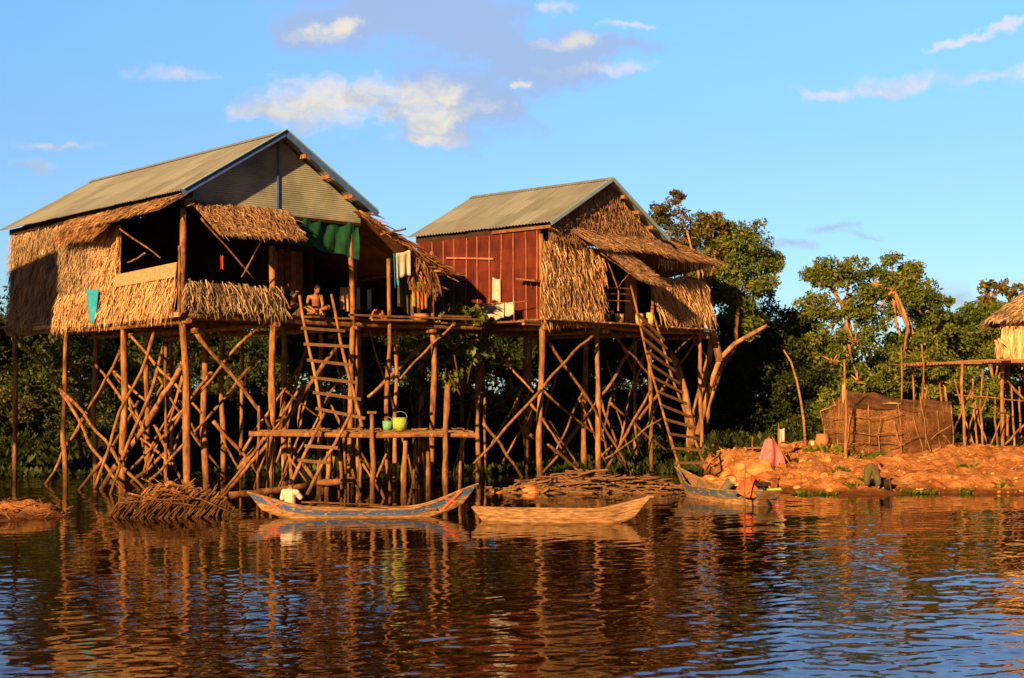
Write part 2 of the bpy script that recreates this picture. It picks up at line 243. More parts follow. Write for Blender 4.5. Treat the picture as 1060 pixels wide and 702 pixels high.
# ------------------------------------------------------------------ mesh builder
def perp(d):
    d = d.normalized()
    a = V((0, 0, 1)) if abs(d.z) < 0.9 else V((1, 0, 0))
    x = d.cross(a).normalized(); return x, d.cross(x).normalized()
class MB:
    def __init__(s): s.v = []; s.f = []; s.r = []; s.m = []
    def add(s, vs, fs, r=None, mi=0):
        o = len(s.v); s.v += [tuple(x) for x in vs]
        r = random.random() if r is None else r
        for f in fs: s.f.append(tuple(i+o for i in f)); s.r.append(r); s.m.append(mi)
    def tube(s, pts, rad, n=8, mi=0, r=None, wob=0.0, cap=True):
        pts = [V(p) for p in pts]; vs = []; fs = []
        if not hasattr(rad, '__len__'): rad = [rad]*len(pts)
        x = None
        for i, p in enumerate(pts):
            d = (pts[min(i+1, len(pts)-1)]-pts[max(i-1, 0)])
            if x is None: x, y = perp(d)
            else:
                dn = d.normalized(); x = (x-dn*x.dot(dn)).normalized(); y = dn.cross(x)
            for k in range(n):
                a = 2*math.pi*k/n; rr = rad[i]*(1+random.uniform(-wob, wob))
                vs.append(p+x*math.cos(a)*rr+y*math.sin(a)*rr)
        for i in range(len(pts)-1):
            for k in range(n):
                a = i*n+k; b = i*n+(k+1) % n; fs.append((a, b, b+n, a+n))
        if cap: fs.append(tuple(range(n))[::-1]); fs.append(tuple(range((len(pts)-1)*n, len(pts)*n)))
        s.add(vs, fs, r, mi)
    def pole(s, a, b, r0, r1=None, seg=7, bend=0.02, n=8, mi=0, wob=0.09):
        a = V(a); b = V(b); r1 = r0*0.8 if r1 is None else r1; L = (b-a).length
        x, y = perp(b-a); ph = [random.uniform(0, 6.28) for _ in range(4)]; fx = random.uniform(0.6, 1.4); ff = random.uniform(1.5, 3.2)
        pts = []; rad = []
        for i in range(seg+1):
            t = i/seg; w = math.sin(math.pi*t)
            pts.append(a.lerp(b, t)+x*L*bend*(w*math.sin(ph[0]+fx*t*3)+0.35*w*math.sin(ph[1]+ff*6*t))+y*L*bend*(w*math.cos(ph[2]+fx*t*3)+0.35*w*math.sin(ph[3]+ff*5*t)))
            rad.append((r0+(r1-r0)*t)*(random.uniform(0.90, 1.10) if random.random() > .12 else 1.22))
        s.tube(pts, rad, n, mi, wob=wob)
    def box(s, c, dx, dy, dz, ax=None, mi=0, r=None):
        c = V(c); ax = ax or (V((1, 0, 0)), V((0, 1, 0)), V((0, 0, 1)))
        vs = [c+ax[0]*sx*dx/2+ax[1]*sy*dy/2+ax[2]*sz*dz/2 for sz in (-1, 1) for sy in (-1, 1) for sx in (-1, 1)]
        s.add(vs, [(0, 2, 3, 1), (4, 5, 7, 6), (0, 1, 5, 4), (2, 6, 7, 3), (0, 4, 6, 2), (1, 3, 7, 5)], r, mi)
    def beam(s, a, b, w, h, mi=0, r=None, up=V((0, 0, 1))):
        a = V(a); b = V(b); d = (b-a); L = d.length; d.normalize()
        side = d.cross(up).normalized(); u = side.cross(d).normalized()
        s.box((a+b)/2, L, w, h, (d, side, u), mi, r)
    def slab(s, quad, t, mi=0, r=None):
        q = [V(p) for p in quad]; n = (q[1]-q[0]).cross(q[3]-q[0]).normalized()*t
        vs = q+[p-n for p in q]
        s.add(vs, [(0, 1, 2, 3), (7, 6, 5, 4), (0, 4, 5, 1), (1, 5, 6, 2), (2, 6, 7, 3), (3, 7, 4, 0)], r, mi)
    def ellipsoid(s, c, r, nu=12, nv=8, mi=0, rr=None, rot=None, jit=0):
        c = V(c); vs = []; fs = []
        for j in range(nv+1):
            th = math.pi*j/nv
            for i in range(nu):
                ph = 2*math.pi*i/nu; p = V((r[0]*math.sin(th)*math.cos(ph), r[1]*math.sin(th)*math.sin(ph), r[2]*math.cos(th)))*(1+random.uniform(-jit, jit))
                if rot: p = rot @ p
                vs.append(c+p)
        for j in range(nv):
            for i in range(nu): fs.append((j*nu+i, (j+1)*nu+i, (j+1)*nu+(i+1) % nu, j*nu+(i+1) % nu))
        s.add(vs, fs, rr, mi)
    def lathe(s, c, prof, n=16, mi=0, r=None):
        c = V(c); vs = []; fs = []
        for (rad, z) in prof:
            for k in range(n): a = 2*math.pi*k/n; vs.append(c+V((rad*math.cos(a), rad*math.sin(a), z)))
        for i in range(len(prof)-1):
            for k in range(n): fs.append((i*n+k, i*n+(k+1) % n, (i+1)*n+(k+1) % n, (i+1)*n+k))
        s.add(vs, fs, r, mi)
    def build(s, name, mats, parent=None, smooth_=False):
        me = bpy.data.meshes.new(name); me.from_pydata(s.v, [], s.f)
        if not isinstance(mats, (list, tuple)): mats = [mats]
        for m in mats: me.materials.append(M[m] if isinstance(m, str) else m)
        me.polygons.foreach_set('material_index', s.m)
        at = me.attributes.new('rnd', 'FLOAT', 'FACE'); at.data.foreach_set('value', s.r)
        if smooth_: me.polygons.foreach_set('use_smooth', [True]*len(s.f))
        me.update()
        o = bpy.data.objects.new(name, me); COL.objects.link(o)
        if parent: o.parent = parent
        return o
def place(o, root):      # keep a child's world-space mesh while its root sits elsewhere
    o.parent = root; o.matrix_parent_inverse = Matrix.Translation(-root.location)
def tag(o, label, cat, group=None, kind=None):
    if kind: o['kind'] = kind
    if label: o['label'] = label
    if cat: o['category'] = cat
    if group: o['group'] = group
    return o
class Thing:
    def __init__(s, name, loc, label, cat, group=None):
        s.o = bpy.data.objects.new(name, None); COL.objects.link(s.o); s.o.location = loc; s.o.empty_display_size = 0.2
        tag(s.o, label, cat, group)
    def part(s, mb, name, mats, smooth_=False, label=None, parent=None):
        o = mb.build(name, mats, None, smooth_)
        if parent is None: place(o, s.o)
        else:
            o.parent = parent; o.matrix_parent_inverse = parent.matrix_parent_inverse.copy() if False else Matrix.Translation(-s.o.location)
            o.matrix_parent_inverse = Matrix.Identity(4)
        if label: o['label'] = label
        return o

# picture helpers: a pixel and a plane give a point of the place
def ray(px, py): return V(((px-530)/F, 1.0, (410-py)/F))
def atY(px, py, Y): r = ray(px, py); return V((r.x*Y, Y, HC+r.z*Y))
def atZ(px, py, z): r = ray(px, py); t = (z-HC)/r.z; return V((r.x*t, t, z))
class Frame:
    def __init__(s, o, u): s.o = V((o[0], o[1], 0)); s.u = V((u[0], u[1], 0)).normalized(); s.v = V((-s.u.y, s.u.x, 0)); s.z = V((0, 0, 1))
    def p(s, u, v, z): return s.o+s.u*u+s.v*v+V((0, 0, z))
    def hit(s, px, py, axis, val):
        r = ray(px, py); n = s.u if axis == 'u' else s.v
        t = (val+n.dot(s.o)-n.dot(V((0, 0, HC))))/n.dot(r); return V((0, 0, HC))+r*t
    def uv(s, P): d = P-s.o; return d.dot(s.u), d.dot(s.v)

# ------------------------------------------------------------------ ground and water
def fbm(x, y, octs, seed=0):
    r = np.random.default_rng(seed); out = np.zeros_like(x)
    for (f, a) in octs:
        for k in range(5):
            th = r.uniform(0, 6.28); out += a*np.sin(f*(x*math.cos(th)+y*math.sin(th))*r.uniform(0.7, 1.3)+r.uniform(0, 6.28))/2.2
    return out
def sstep(x, a, b): t = np.clip((x-a)/(b-a), 0, 1); return t*t*(3-2*t)
def dense_axis(lo, hi, step, far):
    a = list(np.arange(lo, hi, step)); s = step; x = hi
    while x < far: a.append(x); s *= 1.35; x += s
    s = step; x = lo; pre = []
    while x > -far: s *= 1.35; x -= s; pre.append(x)
    return np.array(pre[::-1]+a)
def grid_mesh(name, xs, ys, zf, mat, kind='structure'):
    Xg, Yg = np.meshgrid(xs, ys); Z = zf(Xg, Yg)
    nx, ny = len(xs), len(ys)
    co = np.stack([Xg.ravel(), Yg.ravel(), Z.ravel()], 1).astype(np.float32)
    i = np.arange((nx-1)*(ny-1)); r = i//(nx-1); c = i % (nx-1); a = r*nx+c
    q = np.stack([a, a+1, a+nx+1, a+nx], 1).astype(np.int32)
    me = bpy.data.meshes.new(name); me.vertices.add(len(co)); me.vertices.foreach_set('co', co.ravel())
    me.loops.add(len(q)*4); me.loops.foreach_set('vertex_index', q.ravel())
    me.polygons.add(len(q)); me.polygons.foreach_set('loop_start', np.arange(0, len(q)*4, 4, dtype=np.int32))
    me.polygons.foreach_set('loop_total', np.full(len(q), 4, dtype=np.int32))
    me.update(calc_edges=True); me.validate()
    me.polygons.foreach_set('use_smooth', np.ones(len(me.polygons), dtype=bool))
    me.materials.append(mat); o = bpy.data.objects.new(name, me); COL.objects.link(o)
    if kind: o['kind'] = kind
    return o
def bank_z(x, y):
    # far shore behind the houses, the orange bank at the right, the small mud spit at the left
    wob = fbm(x, y, [(0.35, 0.5), (1.1, 0.25)], 3)
    far = sstep(y+wob*1.2, 46.5, 51)*0.9
    shore = 34.6+0.55*np.sin(x*0.7)+0.25*np.sin(x*1.9+1)+np.maximum(0, 8.2-x)*1.15
    t = (y-shore)
    right = sstep(t, 0, 1.6)*0.42+sstep(t, 1.5, 7.5)*0.42+sstep(t, -1.5, 0)*0.35-0.35
    right = np.where(t < -3, -1, right)*1.0
    rmask = sstep(x, 5.2, 6.8)
    right = right*rmask+(-1)*(1-rmask)
    spit = 0.34*np.exp(-(((x+10.9)/1.9)**2+((y-28.6)/1.9)**2)*1.0)*1.9-0.35
    heap = 0.55*np.exp(-(((x-1.6)/2.6)**4+((y-36.3)/0.9)**2))-0.33
    z = np.maximum.reduce([far-0.7+sstep(y, 46.5, 48)*0.5, right, spit, heap])
    z = z+fbm(x, y, [(1.3, 0.07), (2.6, 0.06), (5.5, 0.045), (12, 0.028)], 5)*sstep(z, -0.2, 0.1)
    rid = np.abs(fbm(x, y, [(2.1, 0.9), (4.7, 0.5)], 8)); rid2 = np.abs(fbm(x, y, [(6.5, 0.8), (13, 0.5)], 18))
    rm_ = sstep(x, 4.5, 6)*sstep(z, 0.03, 0.2)
    z = z+rm_*(-0.10*np.exp(-rid*6)-0.04*np.exp(-rid2*6)+0.03*rid2)
    return np.maximum(z, -0.9)+sstep(y, 60, 200)*1.2
def bz(x, y): return float(bank_z(np.array([x]), np.array([y]))[0])
gm_ = bpy.data.materials.new('bank_earth'); gm_.use_nodes = True; nt = gm_.node_tree; b = nt.nodes['Principled BSDF']
t = N(nt, 'ShaderNodeTexCoord'); n1 = N(nt, 'ShaderNodeTexNoise', ins={'Vector': t.outputs['Object'], 'Scale': 1.6, 'Detail': 12.0, 'Roughness': 0.7})
n2 = N(nt, 'ShaderNodeTexNoise', ins={'Vector': t.outputs['Object'], 'Scale': 9.0, 'Detail': 8.0, 'Roughness': 0.7})
mudc = ramp_node(nt, smooth(nt, n1.outputs[0], 0.3, 0.7), [(0, (0.26, 0.09, 0.03)), (0.35, (0.55, 0.23, 0.08)), (0.7, (0.70, 0.34, 0.12)), (1, (0.80, 0.48, 0.22))])
drk = ramp_node(nt, n1.outputs[0], [(0.3, (0.015, 0.012, 0.006)), (0.7, (0.07, 0.045, 0.02))])
geo = N(nt, 'ShaderNodeSeparateXYZ', ins={0: t.outputs['Object']})
rm = smooth(nt, math_(nt, 'ADD', geo.outputs[0], math_(nt, 'MULTIPLY', n1.outputs[0], 2.0)), 6.2, 7.8)
rm = math_(nt, 'MULTIPLY', rm, math_(nt, 'SUBTRACT', 1.0, smooth(nt, math_(nt, 'ADD', geo.outputs[1], math_(nt, 'MULTIPLY', n1.outputs[0], 3.0)), 46.0, 50.0)))
lm_ = math_(nt, 'MULTIPLY', math_(nt, 'SUBTRACT', 1.0, smooth(nt, geo.outputs[1], 36.9, 38.4)), math_(nt, 'SUBTRACT', 1.0, smooth(nt, geo.outputs[0], -8.0, -6.0)))
rm = math_(nt, 'MAXIMUM', rm, lm_)
wet = smooth(nt, math_(nt, 'ADD', geo.outputs[2], math_(nt, 'MULTIPLY', n1.outputs[0], -0.12)), 0.0, 0.14)
mudw = mixc(nt, wet, mixc(nt, 1.0, mudc, (0.30, 0.26, 0.25), 'MULTIPLY'), mudc)
nt.links.new(mixc(nt, rm, drk, mudw), b.inputs['Base Color']); b.inputs['Roughness'].default_value = 0.9
b.inputs['Specular IOR Level'].default_value = 0.25
bp = N(nt, 'ShaderNodeBump', ins={'Height': math_(nt, 'ADD', n1.outputs[0], math_(nt, 'MULTIPLY', n2.outputs[0], 0.5)), 'Strength': 1.0, 'Distance': 0.28}); nt.links.new(bp.outputs[0], b.inputs['Normal'])
grid_mesh('ground', dense_axis(-16, 24, 0.09, 1800), np.concatenate([[-1500, -400, -100, -20], np.arange(25, 50, 0.09), np.arange(50, 56, .3), np.geomspace(56.5, 2500, 25)]), bank_z, gm_)

def water_z(x, y):
    r = np.random.default_rng(42); z = np.zeros_like(x)
    amp_big = 0.5+0.5*sstep(fbm(x, y, [(0.25, 0.6)], 9), -0.6, 0.8)
    for (lam, slope, n, spread) in ((3.8, 0.007, 7, 0.9), (1.3, 0.008, 10, 1.2), (0.46, 0.020, 16, 1.5), (0.21, 0.036, 20, 1.6)):
        for k in range(n):
            l = lam*r.uniform(0.7, 1.4); th = math.pi/2+r.normal(0, spread*0.6)+0.25
            kx, ky = 2*math.pi/l*math.cos(th), 2*math.pi/l*math.sin(th)
            ph = r.uniform(0, 6.28)
            a = slope*l/(2*math.pi)*1.3/math.sqrt(n)*2
            z += a*np.sin(kx*x+ky*y+ph+0.6*np.sin(0.35*x+0.2*y+k))*amp_big
    # wake of a passing boat on the right
    fade = sstep(x, -30, -26)*(1-sstep(x, 26, 30))*sstep(y, 6, 8)*(1-sstep(y, 52, 60))
    calm = (1-0.25*sstep(y, 30, 37))*(0.46+0.20*sstep(x/y, -0.02, 0.22)+0.20*(1-sstep(x/y, -0.36, -0.27)))
    return z*fade*calm
wm_ = bpy.data.materials.new('brown_river_water'); wm_.use_nodes = True; nt = wm_.node_tree; b = nt.nodes['Principled BSDF']
t = N(nt, 'ShaderNodeTexCoord')
mpw = N(nt, 'ShaderNodeMapping', ins={'Vector': t.outputs['Object'], 'Scale': (1.0, 1.8, 1)})
w1 = N(nt, 'ShaderNodeTexNoise', ins={'Vector': mpw.outputs[0], 'Scale': 11.0, 'Detail': 2.0, 'Roughness': 0.5})
bp = N(nt, 'ShaderNodeBump', ins={'Height': w1.outputs[0], 'Strength': 0.5, 'Distance': 0.0010}); nt.links.new(bp.outputs[0], b.inputs['Normal'])
b.inputs['Base Color'].default_value = (0.022, 0.0085, 0.002, 1); b.inputs['Roughness'].default_value = 0.0; b.inputs['IOR'].default_value = 1.333
ys = [7.5]; 
while ys[-1] < 52: ys.append(ys[-1]+max(0.045, ys[-1]*0.0036))
grid_mesh('water', dense_axis(-22, 22, 0.062, 1800), np.concatenate([[-1500, -300, -60, -10, 0, 5], np.array(ys), [53, 56, 62]]), water_z, wm_)

# ------------------------------------------------------------------ thatch
def thatch(mb, q, row=0.22, dens=22, L=0.42, w=0.045, lift=0.07, shag=0.12, out=None, mi=0, backing=True, jitter=0.35, sag=0.0, twist=0.5):
    """q: top-left, top-right, bottom-right, bottom-left; strips hang down the panel, lifted outward (out)."""
    tl, tr, br, bl = [V(p) for p in q]
    n = (tr-tl).cross(bl-tl).normalized()
    if out is not None and n.dot(out) < 0: n = -n
    H = ((bl-tl).length+(br-tr).length)/2; rows = max(1, int(round(H/row)))
    if backing: mb.slab([tl-n*0.012, tr-n*0.012, br-n*0.012, bl-n*0.012], 0.01 if (tr-tl).cross(bl-tl).dot(n) > 0 else -0.01, mi, 0.25)
    for i in range(rows+1):
        t = min(i/rows, 1.0)
        a = tl.lerp(bl, t); b_ = tr.lerp(br, t); W = (b_-a).length
        if i == rows: a = tl.lerp(bl, 1-0.35/rows); b_ = tr.lerp(br, 1-0.35/rows)
        k = int(W*dens)+1; side = (b_-a).normalized()
        for j in range(k):
            s = (j+random.uniform(-0.6, 0.6))/k; s = min(max(s, 0), 1)
            p = a.lerp(b_, s); down = (bl.lerp(br, s)-tl.lerp(tr, s)).normalized()
            ang = random.gauss(0, jitter); d = (down*math.cos(ang)+side*math.sin(ang)).normalized()
            l = L*random.uniform(0.55, 1.25) if i < rows else shag*random.uniform(0.5, 2.0)
            if i == rows: p = p-down*shag*0.6; l += shag*0.6
            ww = w*random.uniform(0.5, 1.3); tw = random.uniform(-twist, twist)
            sd_ = (side*math.cos(tw)+n*math.sin(tw))
            sd_ = (sd_-d*sd_.dot(d)).normalized()*ww/2
            lf = lift*random.uniform(0.3, 1.5)
            base = p+n*random.uniform(0, 0.02)+down*random.uniform(-row/2, row/2)*0.8
            mid = base+d*l*0.55+n*lf*0.8; tip = base+d*l+n*lf*random.uniform(0.6, 1.3)-V((0, 0, 0.02))
            mb.add([base-sd_, base+sd_, mid+sd_*0.9, mid-sd_*0.9, tip+sd_*0.25, tip-sd_*0.25], [(0, 1, 2, 3), (3, 2, 4, 5)], random.random(), mi)

def corrugated(mb, e0, e1, t0, t1, pitch=0.13, amp=0.017, sheet=0.85, mi=0, th=0.006):
    """sheet between the edge e0-e1 (along) and t0-t1 (far edge); corrugations run from e to t"""
    e0, e1, t0, t1 = V(e0), V(e1), V(t0), V(t1); L = (e1-e0).length
    n = (e1-e0).cross(t0-e0).normalized()
    if n.z < 0: n = -n
    k = max(4, int(L/pitch*4)); per = sheet
    nrows = 3
    for row in range(nrows):
        ra, rb = row/nrows, (row+1)/nrows+(0.03 if row < nrows-1 else 0)
        lift0 = 0.008*(nrows-row)
        prev = None
        for i in range(k+1):
            s = i/k; off = amp*math.sin(2*math.pi*L*s/pitch); idx = int(L*s/per+row*0.37)
            random_r = (math.sin(idx*12.9898+row*78.2)*43758.5453) % 1.0
            a = e0.lerp(e1, s); b_ = t0.lerp(t1, s); jj = 0.02*math.sin(idx*3.7) if row == 0 else 0
            p = a.lerp(b_, ra)+n*(off+lift0+0.012)-(b_-a).normalized()*(jj+0.02)*(row == 0); q = a.lerp(b_, rb)+n*(off+lift0)
            if prev: mb.add([prev[0], p, q, prev[1]], [(0, 1, 2, 3)], random_r, mi)
            prev = (p, q)

def fringe(mb, a, b, n_, L, w=0.04, mi=0, outn=V((0, -1, 0))):
    a = V(a); b = V(b); side = (b-a).normalized()
    for i in range(n_):
        p = a.lerp(b, random.random()); l = L*random.uniform(0.4, 1.3); ang = random.gauss(0, 0.2)
        d = V((0, 0, -1))*math.cos(ang)+side*math.sin(ang); sw = side*w*random.uniform(0.4, 1.1)/2
        tip = p+d*l+outn*random.uniform(-0.02, 0.06)
        mb.add([p-sw, p+sw, tip+sw*0.2, tip-sw*0.2], [(0, 1, 2, 3)], random.random(), mi)

def one(T, name, mat, fn, **k):
    mb = MB(); fn(mb); return T.part(mb, name, mat, **k)
def pole_part(T, name, a, b, r0, r1=None, bend=0.012, mat='post', seg=8):
    r1 = r0*.8 if r1 is None else r1; sc_ = .74 if r0 > .045 else .85; r0 *= sc_; r1 *= sc_; seg = max(seg, 11)
    mb = MB(); mb.pole(a, b, r0, r1, seg, bend); return T.part(mb, name, mat, smooth_=True)
def lash(T, parent, P, r):
    mb = MB(); pts = []
    for k in range(28):
        a = k*2*math.pi/9; pts.append(V(P)+V((math.cos(a)*r, math.sin(a)*r, -.05+.1*k/27+.03*math.sin(a))))
    mb.tube(pts, .011, 5); return T.part(mb, 'lashing', 'rung', parent=parent)
def path_part(T, name, pts, rad, mat='post'):
    mb = MB(); P = []
    pts = [V(p) for p in pts]
    for i in range(len(pts)-1):
        for k in range(4): P.append(pts[i].lerp(pts[i+1], k/4)+V((random.uniform(-.02, .02), 0, random.uniform(-.02, .02))))
    P.append(pts[-1]); n = len(P)
    mb.tube(P, [rad*(1.08-0.3*i/n) for i in range(n)], 8, wob=0.1); return T.part(mb, name, mat, smooth_=True)

# ------------------------------------------------------------------ house one (left)
H1 = Frame((-7.95, 33.2), (0.738, 0.675)); FZ1 = 4.58; EZ = 7.38; RZ = 9.15
U0, UR, UE = -0.3, 2.585, 5.47; V0, V1 = -0.5, 10.35
T = Thing('stilt_house', H1.p(2.5, 5, 0), 'large stilt house at the left with corrugated gable, thatch side wall and open veranda', 'house')
p = H1.p
def f(mb):
    corrugated(mb, p(U0, V0, EZ), p(U0, V1, EZ), p(UR, V0, RZ), p(UR, V1, RZ)); corrugated(mb, p(UE, V0, EZ), p(UE, V1, EZ), p(UR, V0, RZ), p(UR, V1, RZ))
roof = one(T, 'roof', 'metal', f)
one(T, 'ridge_cap', 'metal', lambda mb: (mb.slab([p(UR-.16, V0-.02, RZ-.05), p(UR-.16, V1+.02, RZ-.05), p(UR, V1+.02, RZ+.055), p(UR, V0-.02, RZ+.055)], 0.006), mb.slab([p(UR, V0-.02, RZ+.055), p(UR, V1+.02, RZ+.055), p(UR+.16, V1+.02, RZ-.05), p(UR+.16, V0-.02, RZ-.05)], 0.006)), parent=roof)
for (ua, ub) in ((U0, UR), (UE, UR)):
    bb_ = one(T, 'barge_board', 'blue', lambda mb: mb.beam(p(ua, V0-.02, EZ-.05), p(ub, V0-.02, RZ-.03), 0.03, 0.13))
    one(T, 'barge_cap', 'lightblue', lambda mb: mb.beam(p(ua, V0-.025, EZ+.045), p(ub, V0-.025, RZ+.065), 0.10, 0.02), parent=bb_)
for k in range(1, 4):
    t = k/4+0.02; one(T, 'purlin', 'post', lambda mb: mb.beam(p(UE+(UR-UE)*t, V0+.02, EZ+(RZ-EZ)*t-.11), p(UE+(UR-UE)*t, V1-.2, EZ+(RZ-EZ)*t-.11), 0.08, 0.10), parent=roof)
    one(T, 'purlin', 'post', lambda mb: mb.beam(p(U0+(UR-U0)*t, V0+.12, EZ+(RZ-EZ)*t-.11), p(U0+(UR-U0)*t, V1-.2, EZ+(RZ-EZ)*t-.11), 0.07, 0.09), parent=roof)
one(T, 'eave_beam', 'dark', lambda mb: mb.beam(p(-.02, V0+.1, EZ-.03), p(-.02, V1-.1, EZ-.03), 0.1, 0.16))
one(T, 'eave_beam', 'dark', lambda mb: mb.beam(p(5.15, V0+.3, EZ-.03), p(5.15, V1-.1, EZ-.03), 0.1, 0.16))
# gable sheets, horizontal corrugation
def gable(mb, F_, ul, ur_, um, v, zb, ze, zr, pitch=0.055, amp=0.005):
    # corrugated with vertical profile of ridges running along u
    nz = int((zr-zb)/pitch*4); prev = None
    for i in range(nz+1):
        z = zb+(zr-zb)*i/nz; off = amp*math.sin(2*math.pi*(z-zb)/pitch)
        if z <= ze: a, b_ = ul, ur_
        else: t = (z-ze)/(zr-ze); a = ul+(um-ul)*t; b_ = ur_+(um-ur_)*t
        cur = (F_.p(a, v+off, z), F_.p(b_, v+off, z))
        if prev: mb.add([prev[0], prev[1], cur[1], cur[0]], [(0, 1, 2, 3)], 0.5)
        prev = cur
gw_ = one(T, 'gable_wall', 'gable', lambda mb: gable(mb, H1, -.02, 5.2, UR, -.1, 7.12, EZ+.02, RZ-.06))
one(T, 'gable_strip', 'blue', lambda mb: mb.box(p(UR, -.14, 8.1), .045, .02, 1.85, (H1.u, H1.v, H1.z)), parent=gw_)
one(T, 'gable_sill', 'dark', lambda mb: mb.beam(p(-.1, -.06, 7.08), p(5.2, -.06, 7.08), 0.09, 0.08))
one(T, 'back_gable', 'gable', lambda mb: gable(mb, H1, 0, 5.2, UR, V1-.3, FZ1, EZ, RZ-.06, 0.2))
# tarp under the gable
def tarp(mb):
    nx, nz = 20, 8
    pts = [[p(2.65+2.5*i/nx, -.06+.05*math.sin(i*1.7+j*.4)+.03*math.sin(i*.6), 7.10-(.62+.32*i/nx)*j/nz+.03*math.sin(i*.9)*j/nz) for i in range(nx+1)] for j in range(nz+1)]
    vs = [x for r in pts for x in r]; mb.add(vs, [(j*(nx+1)+i, j*(nx+1)+i+1, (j+1)*(nx+1)+i+1, (j+1)*(nx+1)+i) for j in range(nz) for i in range(nx)])
one(T, 'tarp', 'green_tarp', tarp, smooth_=True, label='dark green tarp hanging under the gable')
# side wall of thatch (left long side, u=0), grey and shaggy at the rear
one(T, 'side_wall', 'thatch_grey', lambda mb: thatch(mb, [p(-.05, V1-.2, 7.22), p(-.05, 4.6, 7.22), p(-.12, 4.6, 4.55), p(-.12, V1-.2, 4.55)], 0.15, 50, 0.34, 0.026, 0.08, 0.2, out=-H1.u))
one(T, 'side_wall', 'thatch', lambda mb: thatch(mb, [p(-.06, 4.75, 7.15), p(-.06, 3.15, 6.9), p(-.12, 3.15, 4.65), p(-.12, 4.75, 4.65)], 0.15, 50, 0.34, 0.026, 0.08, 0.2, out=-H1.u))
one(T, 'wall_skirt', 'thatch', lambda mb: thatch(mb, [p(-.22, 6.75, 5.15), p(-.22, 3.1, 5.35), p(-.30, 3.1, 4.55), p(-.30, 6.75, 4.45)], 0.18, 48, 0.42, 0.028, 0.09, 0.18, out=-H1.u))
one(T, 'parapet', ['thatch', 'mat'], lambda mb: (thatch(mb, [p(-.14, 3.2, 5.45), p(-.14, -.05, 5.5), p(-.30, -.05, 4.52), p(-.30, 3.2, 4.52)], 0.2, 46, 0.44, 0.030, 0.08, 0.16, out=-H1.u, jitter=.25),
    mb.slab([p(-.19, 3.15, 5.62), p(-.19, -.05, 5.72), p(-.24, -.05, 5.36), p(-.24, 3.15, 5.30)], 0.02, 1, .5)))
one(T, 'front_parapet', 'thatch_grey', lambda mb: thatch(mb, [p(-.05, -.14, 5.28), p(2.75, -.14, 5.22), p(2.75, -.22, 4.62), p(-.05, -.22, 4.68)], 0.17, 46, 0.36, 0.030, 0.10, 0.14, out=-H1.v, twist=1.0))
one(T, 'awning', 'thatch_roof', lambda mb: thatch(mb, [p(-.15, 6.0, 7.30), p(-.12, -.45, 7.36), p(-.78, -.2, 6.92), p(-.42, 6.0, 6.95)], 0.15, 40, 0.32, 0.03, 0.06, 0.12, out=V((-.7, -.7, 1))))
one(T, 'awning', 'thatch_rust', lambda mb: thatch(mb, [p(-.42, 6.0, 6.96), p(-.45, 2.7, 7.0), p(-.7, 3.3, 6.55), p(-.45, 6.0, 6.75)], 0.15, 40, 0.3, 0.03, 0.05, 0.12, out=V((-.7, -.7, 1))))
aw = [H1.hit(197, 208, 'v', -.12), H1.hit(297, 218, 'v', -.12), H1.hit(316, 247, 'v', -.95), H1.hit(228, 243, 'v', -1.05)]
one(T, 'awning', 'thatch_roof', lambda mb: thatch(mb, aw, 0.12, 42, 0.28, 0.028, 0.05, 0.10, out=V((.6, -.6, 1))))
for (x0, y0, v0, x1, y1, v1) in ((208, 226, -.5, 263, 289, -.22), (273, 246, -.95, 250, 287, -.22)):
    pole_part(T, 'awning_prop', H1.hit(x0, y0, 'v', v0), H1.hit(x1, y1, 'v', v1), .028, .022)
for (x0, y0, x1, y1) in ((124, 237, 166, 267), (150, 262, 132, 272)):
    pole_part(T, 'awning_prop', H1.hit(x0, y0, 'u', -.4), H1.hit(x1, y1, 'u', -.1), .025, .02)
# inside
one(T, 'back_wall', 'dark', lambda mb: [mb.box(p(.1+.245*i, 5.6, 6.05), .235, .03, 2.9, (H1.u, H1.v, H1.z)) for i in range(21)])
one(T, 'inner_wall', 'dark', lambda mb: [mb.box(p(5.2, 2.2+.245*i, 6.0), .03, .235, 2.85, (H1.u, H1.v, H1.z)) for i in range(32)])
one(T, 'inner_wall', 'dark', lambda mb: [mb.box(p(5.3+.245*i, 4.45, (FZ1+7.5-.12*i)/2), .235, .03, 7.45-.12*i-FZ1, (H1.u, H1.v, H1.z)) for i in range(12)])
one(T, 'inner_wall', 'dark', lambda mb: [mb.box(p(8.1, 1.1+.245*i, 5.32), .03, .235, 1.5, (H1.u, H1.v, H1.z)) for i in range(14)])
one(T, 'inner_screen', 'plank', lambda mb: [mb.box(p(4.0+.2*i, 2.2, 5.55+random.uniform(-.05, .05)), .17, .03, 1.9, (H1.u, H1.v, H1.z)) for i in range(5)])
# deck
def deck(mb):
    for i in range(40):
        mb.box(p(-.1+.24*i, 2.6+(3.1 if i < 22 else -.35), FZ1-.03+random.uniform(-.008, .008)), .215, 16 if False else (11.6 if i < 22 else 4.7)+random.uniform(-.1, .15), .045, (H1.u, H1.v, H1.z))
one(T, 'deck', 'plank', deck)
for v in (-.05, 3.3, 6.6, 10.0):
    one(T, 'floor_beam', 'post', lambda mb: mb.pole(p(-.3, v, FZ1-.13), p(9.5 if v < 4 else 5.5, v, FZ1-.12), .075, .065, 10, .004))
for u in (0, 2.5, 5.0, 7.6):
    one(T, 'floor_joist', 'post', lambda mb: mb.pole(p(u, -.3, FZ1-.27), p(u, 10.4 if u < 6 else 4.8, FZ1-.27), .06, .055, 10, .004))
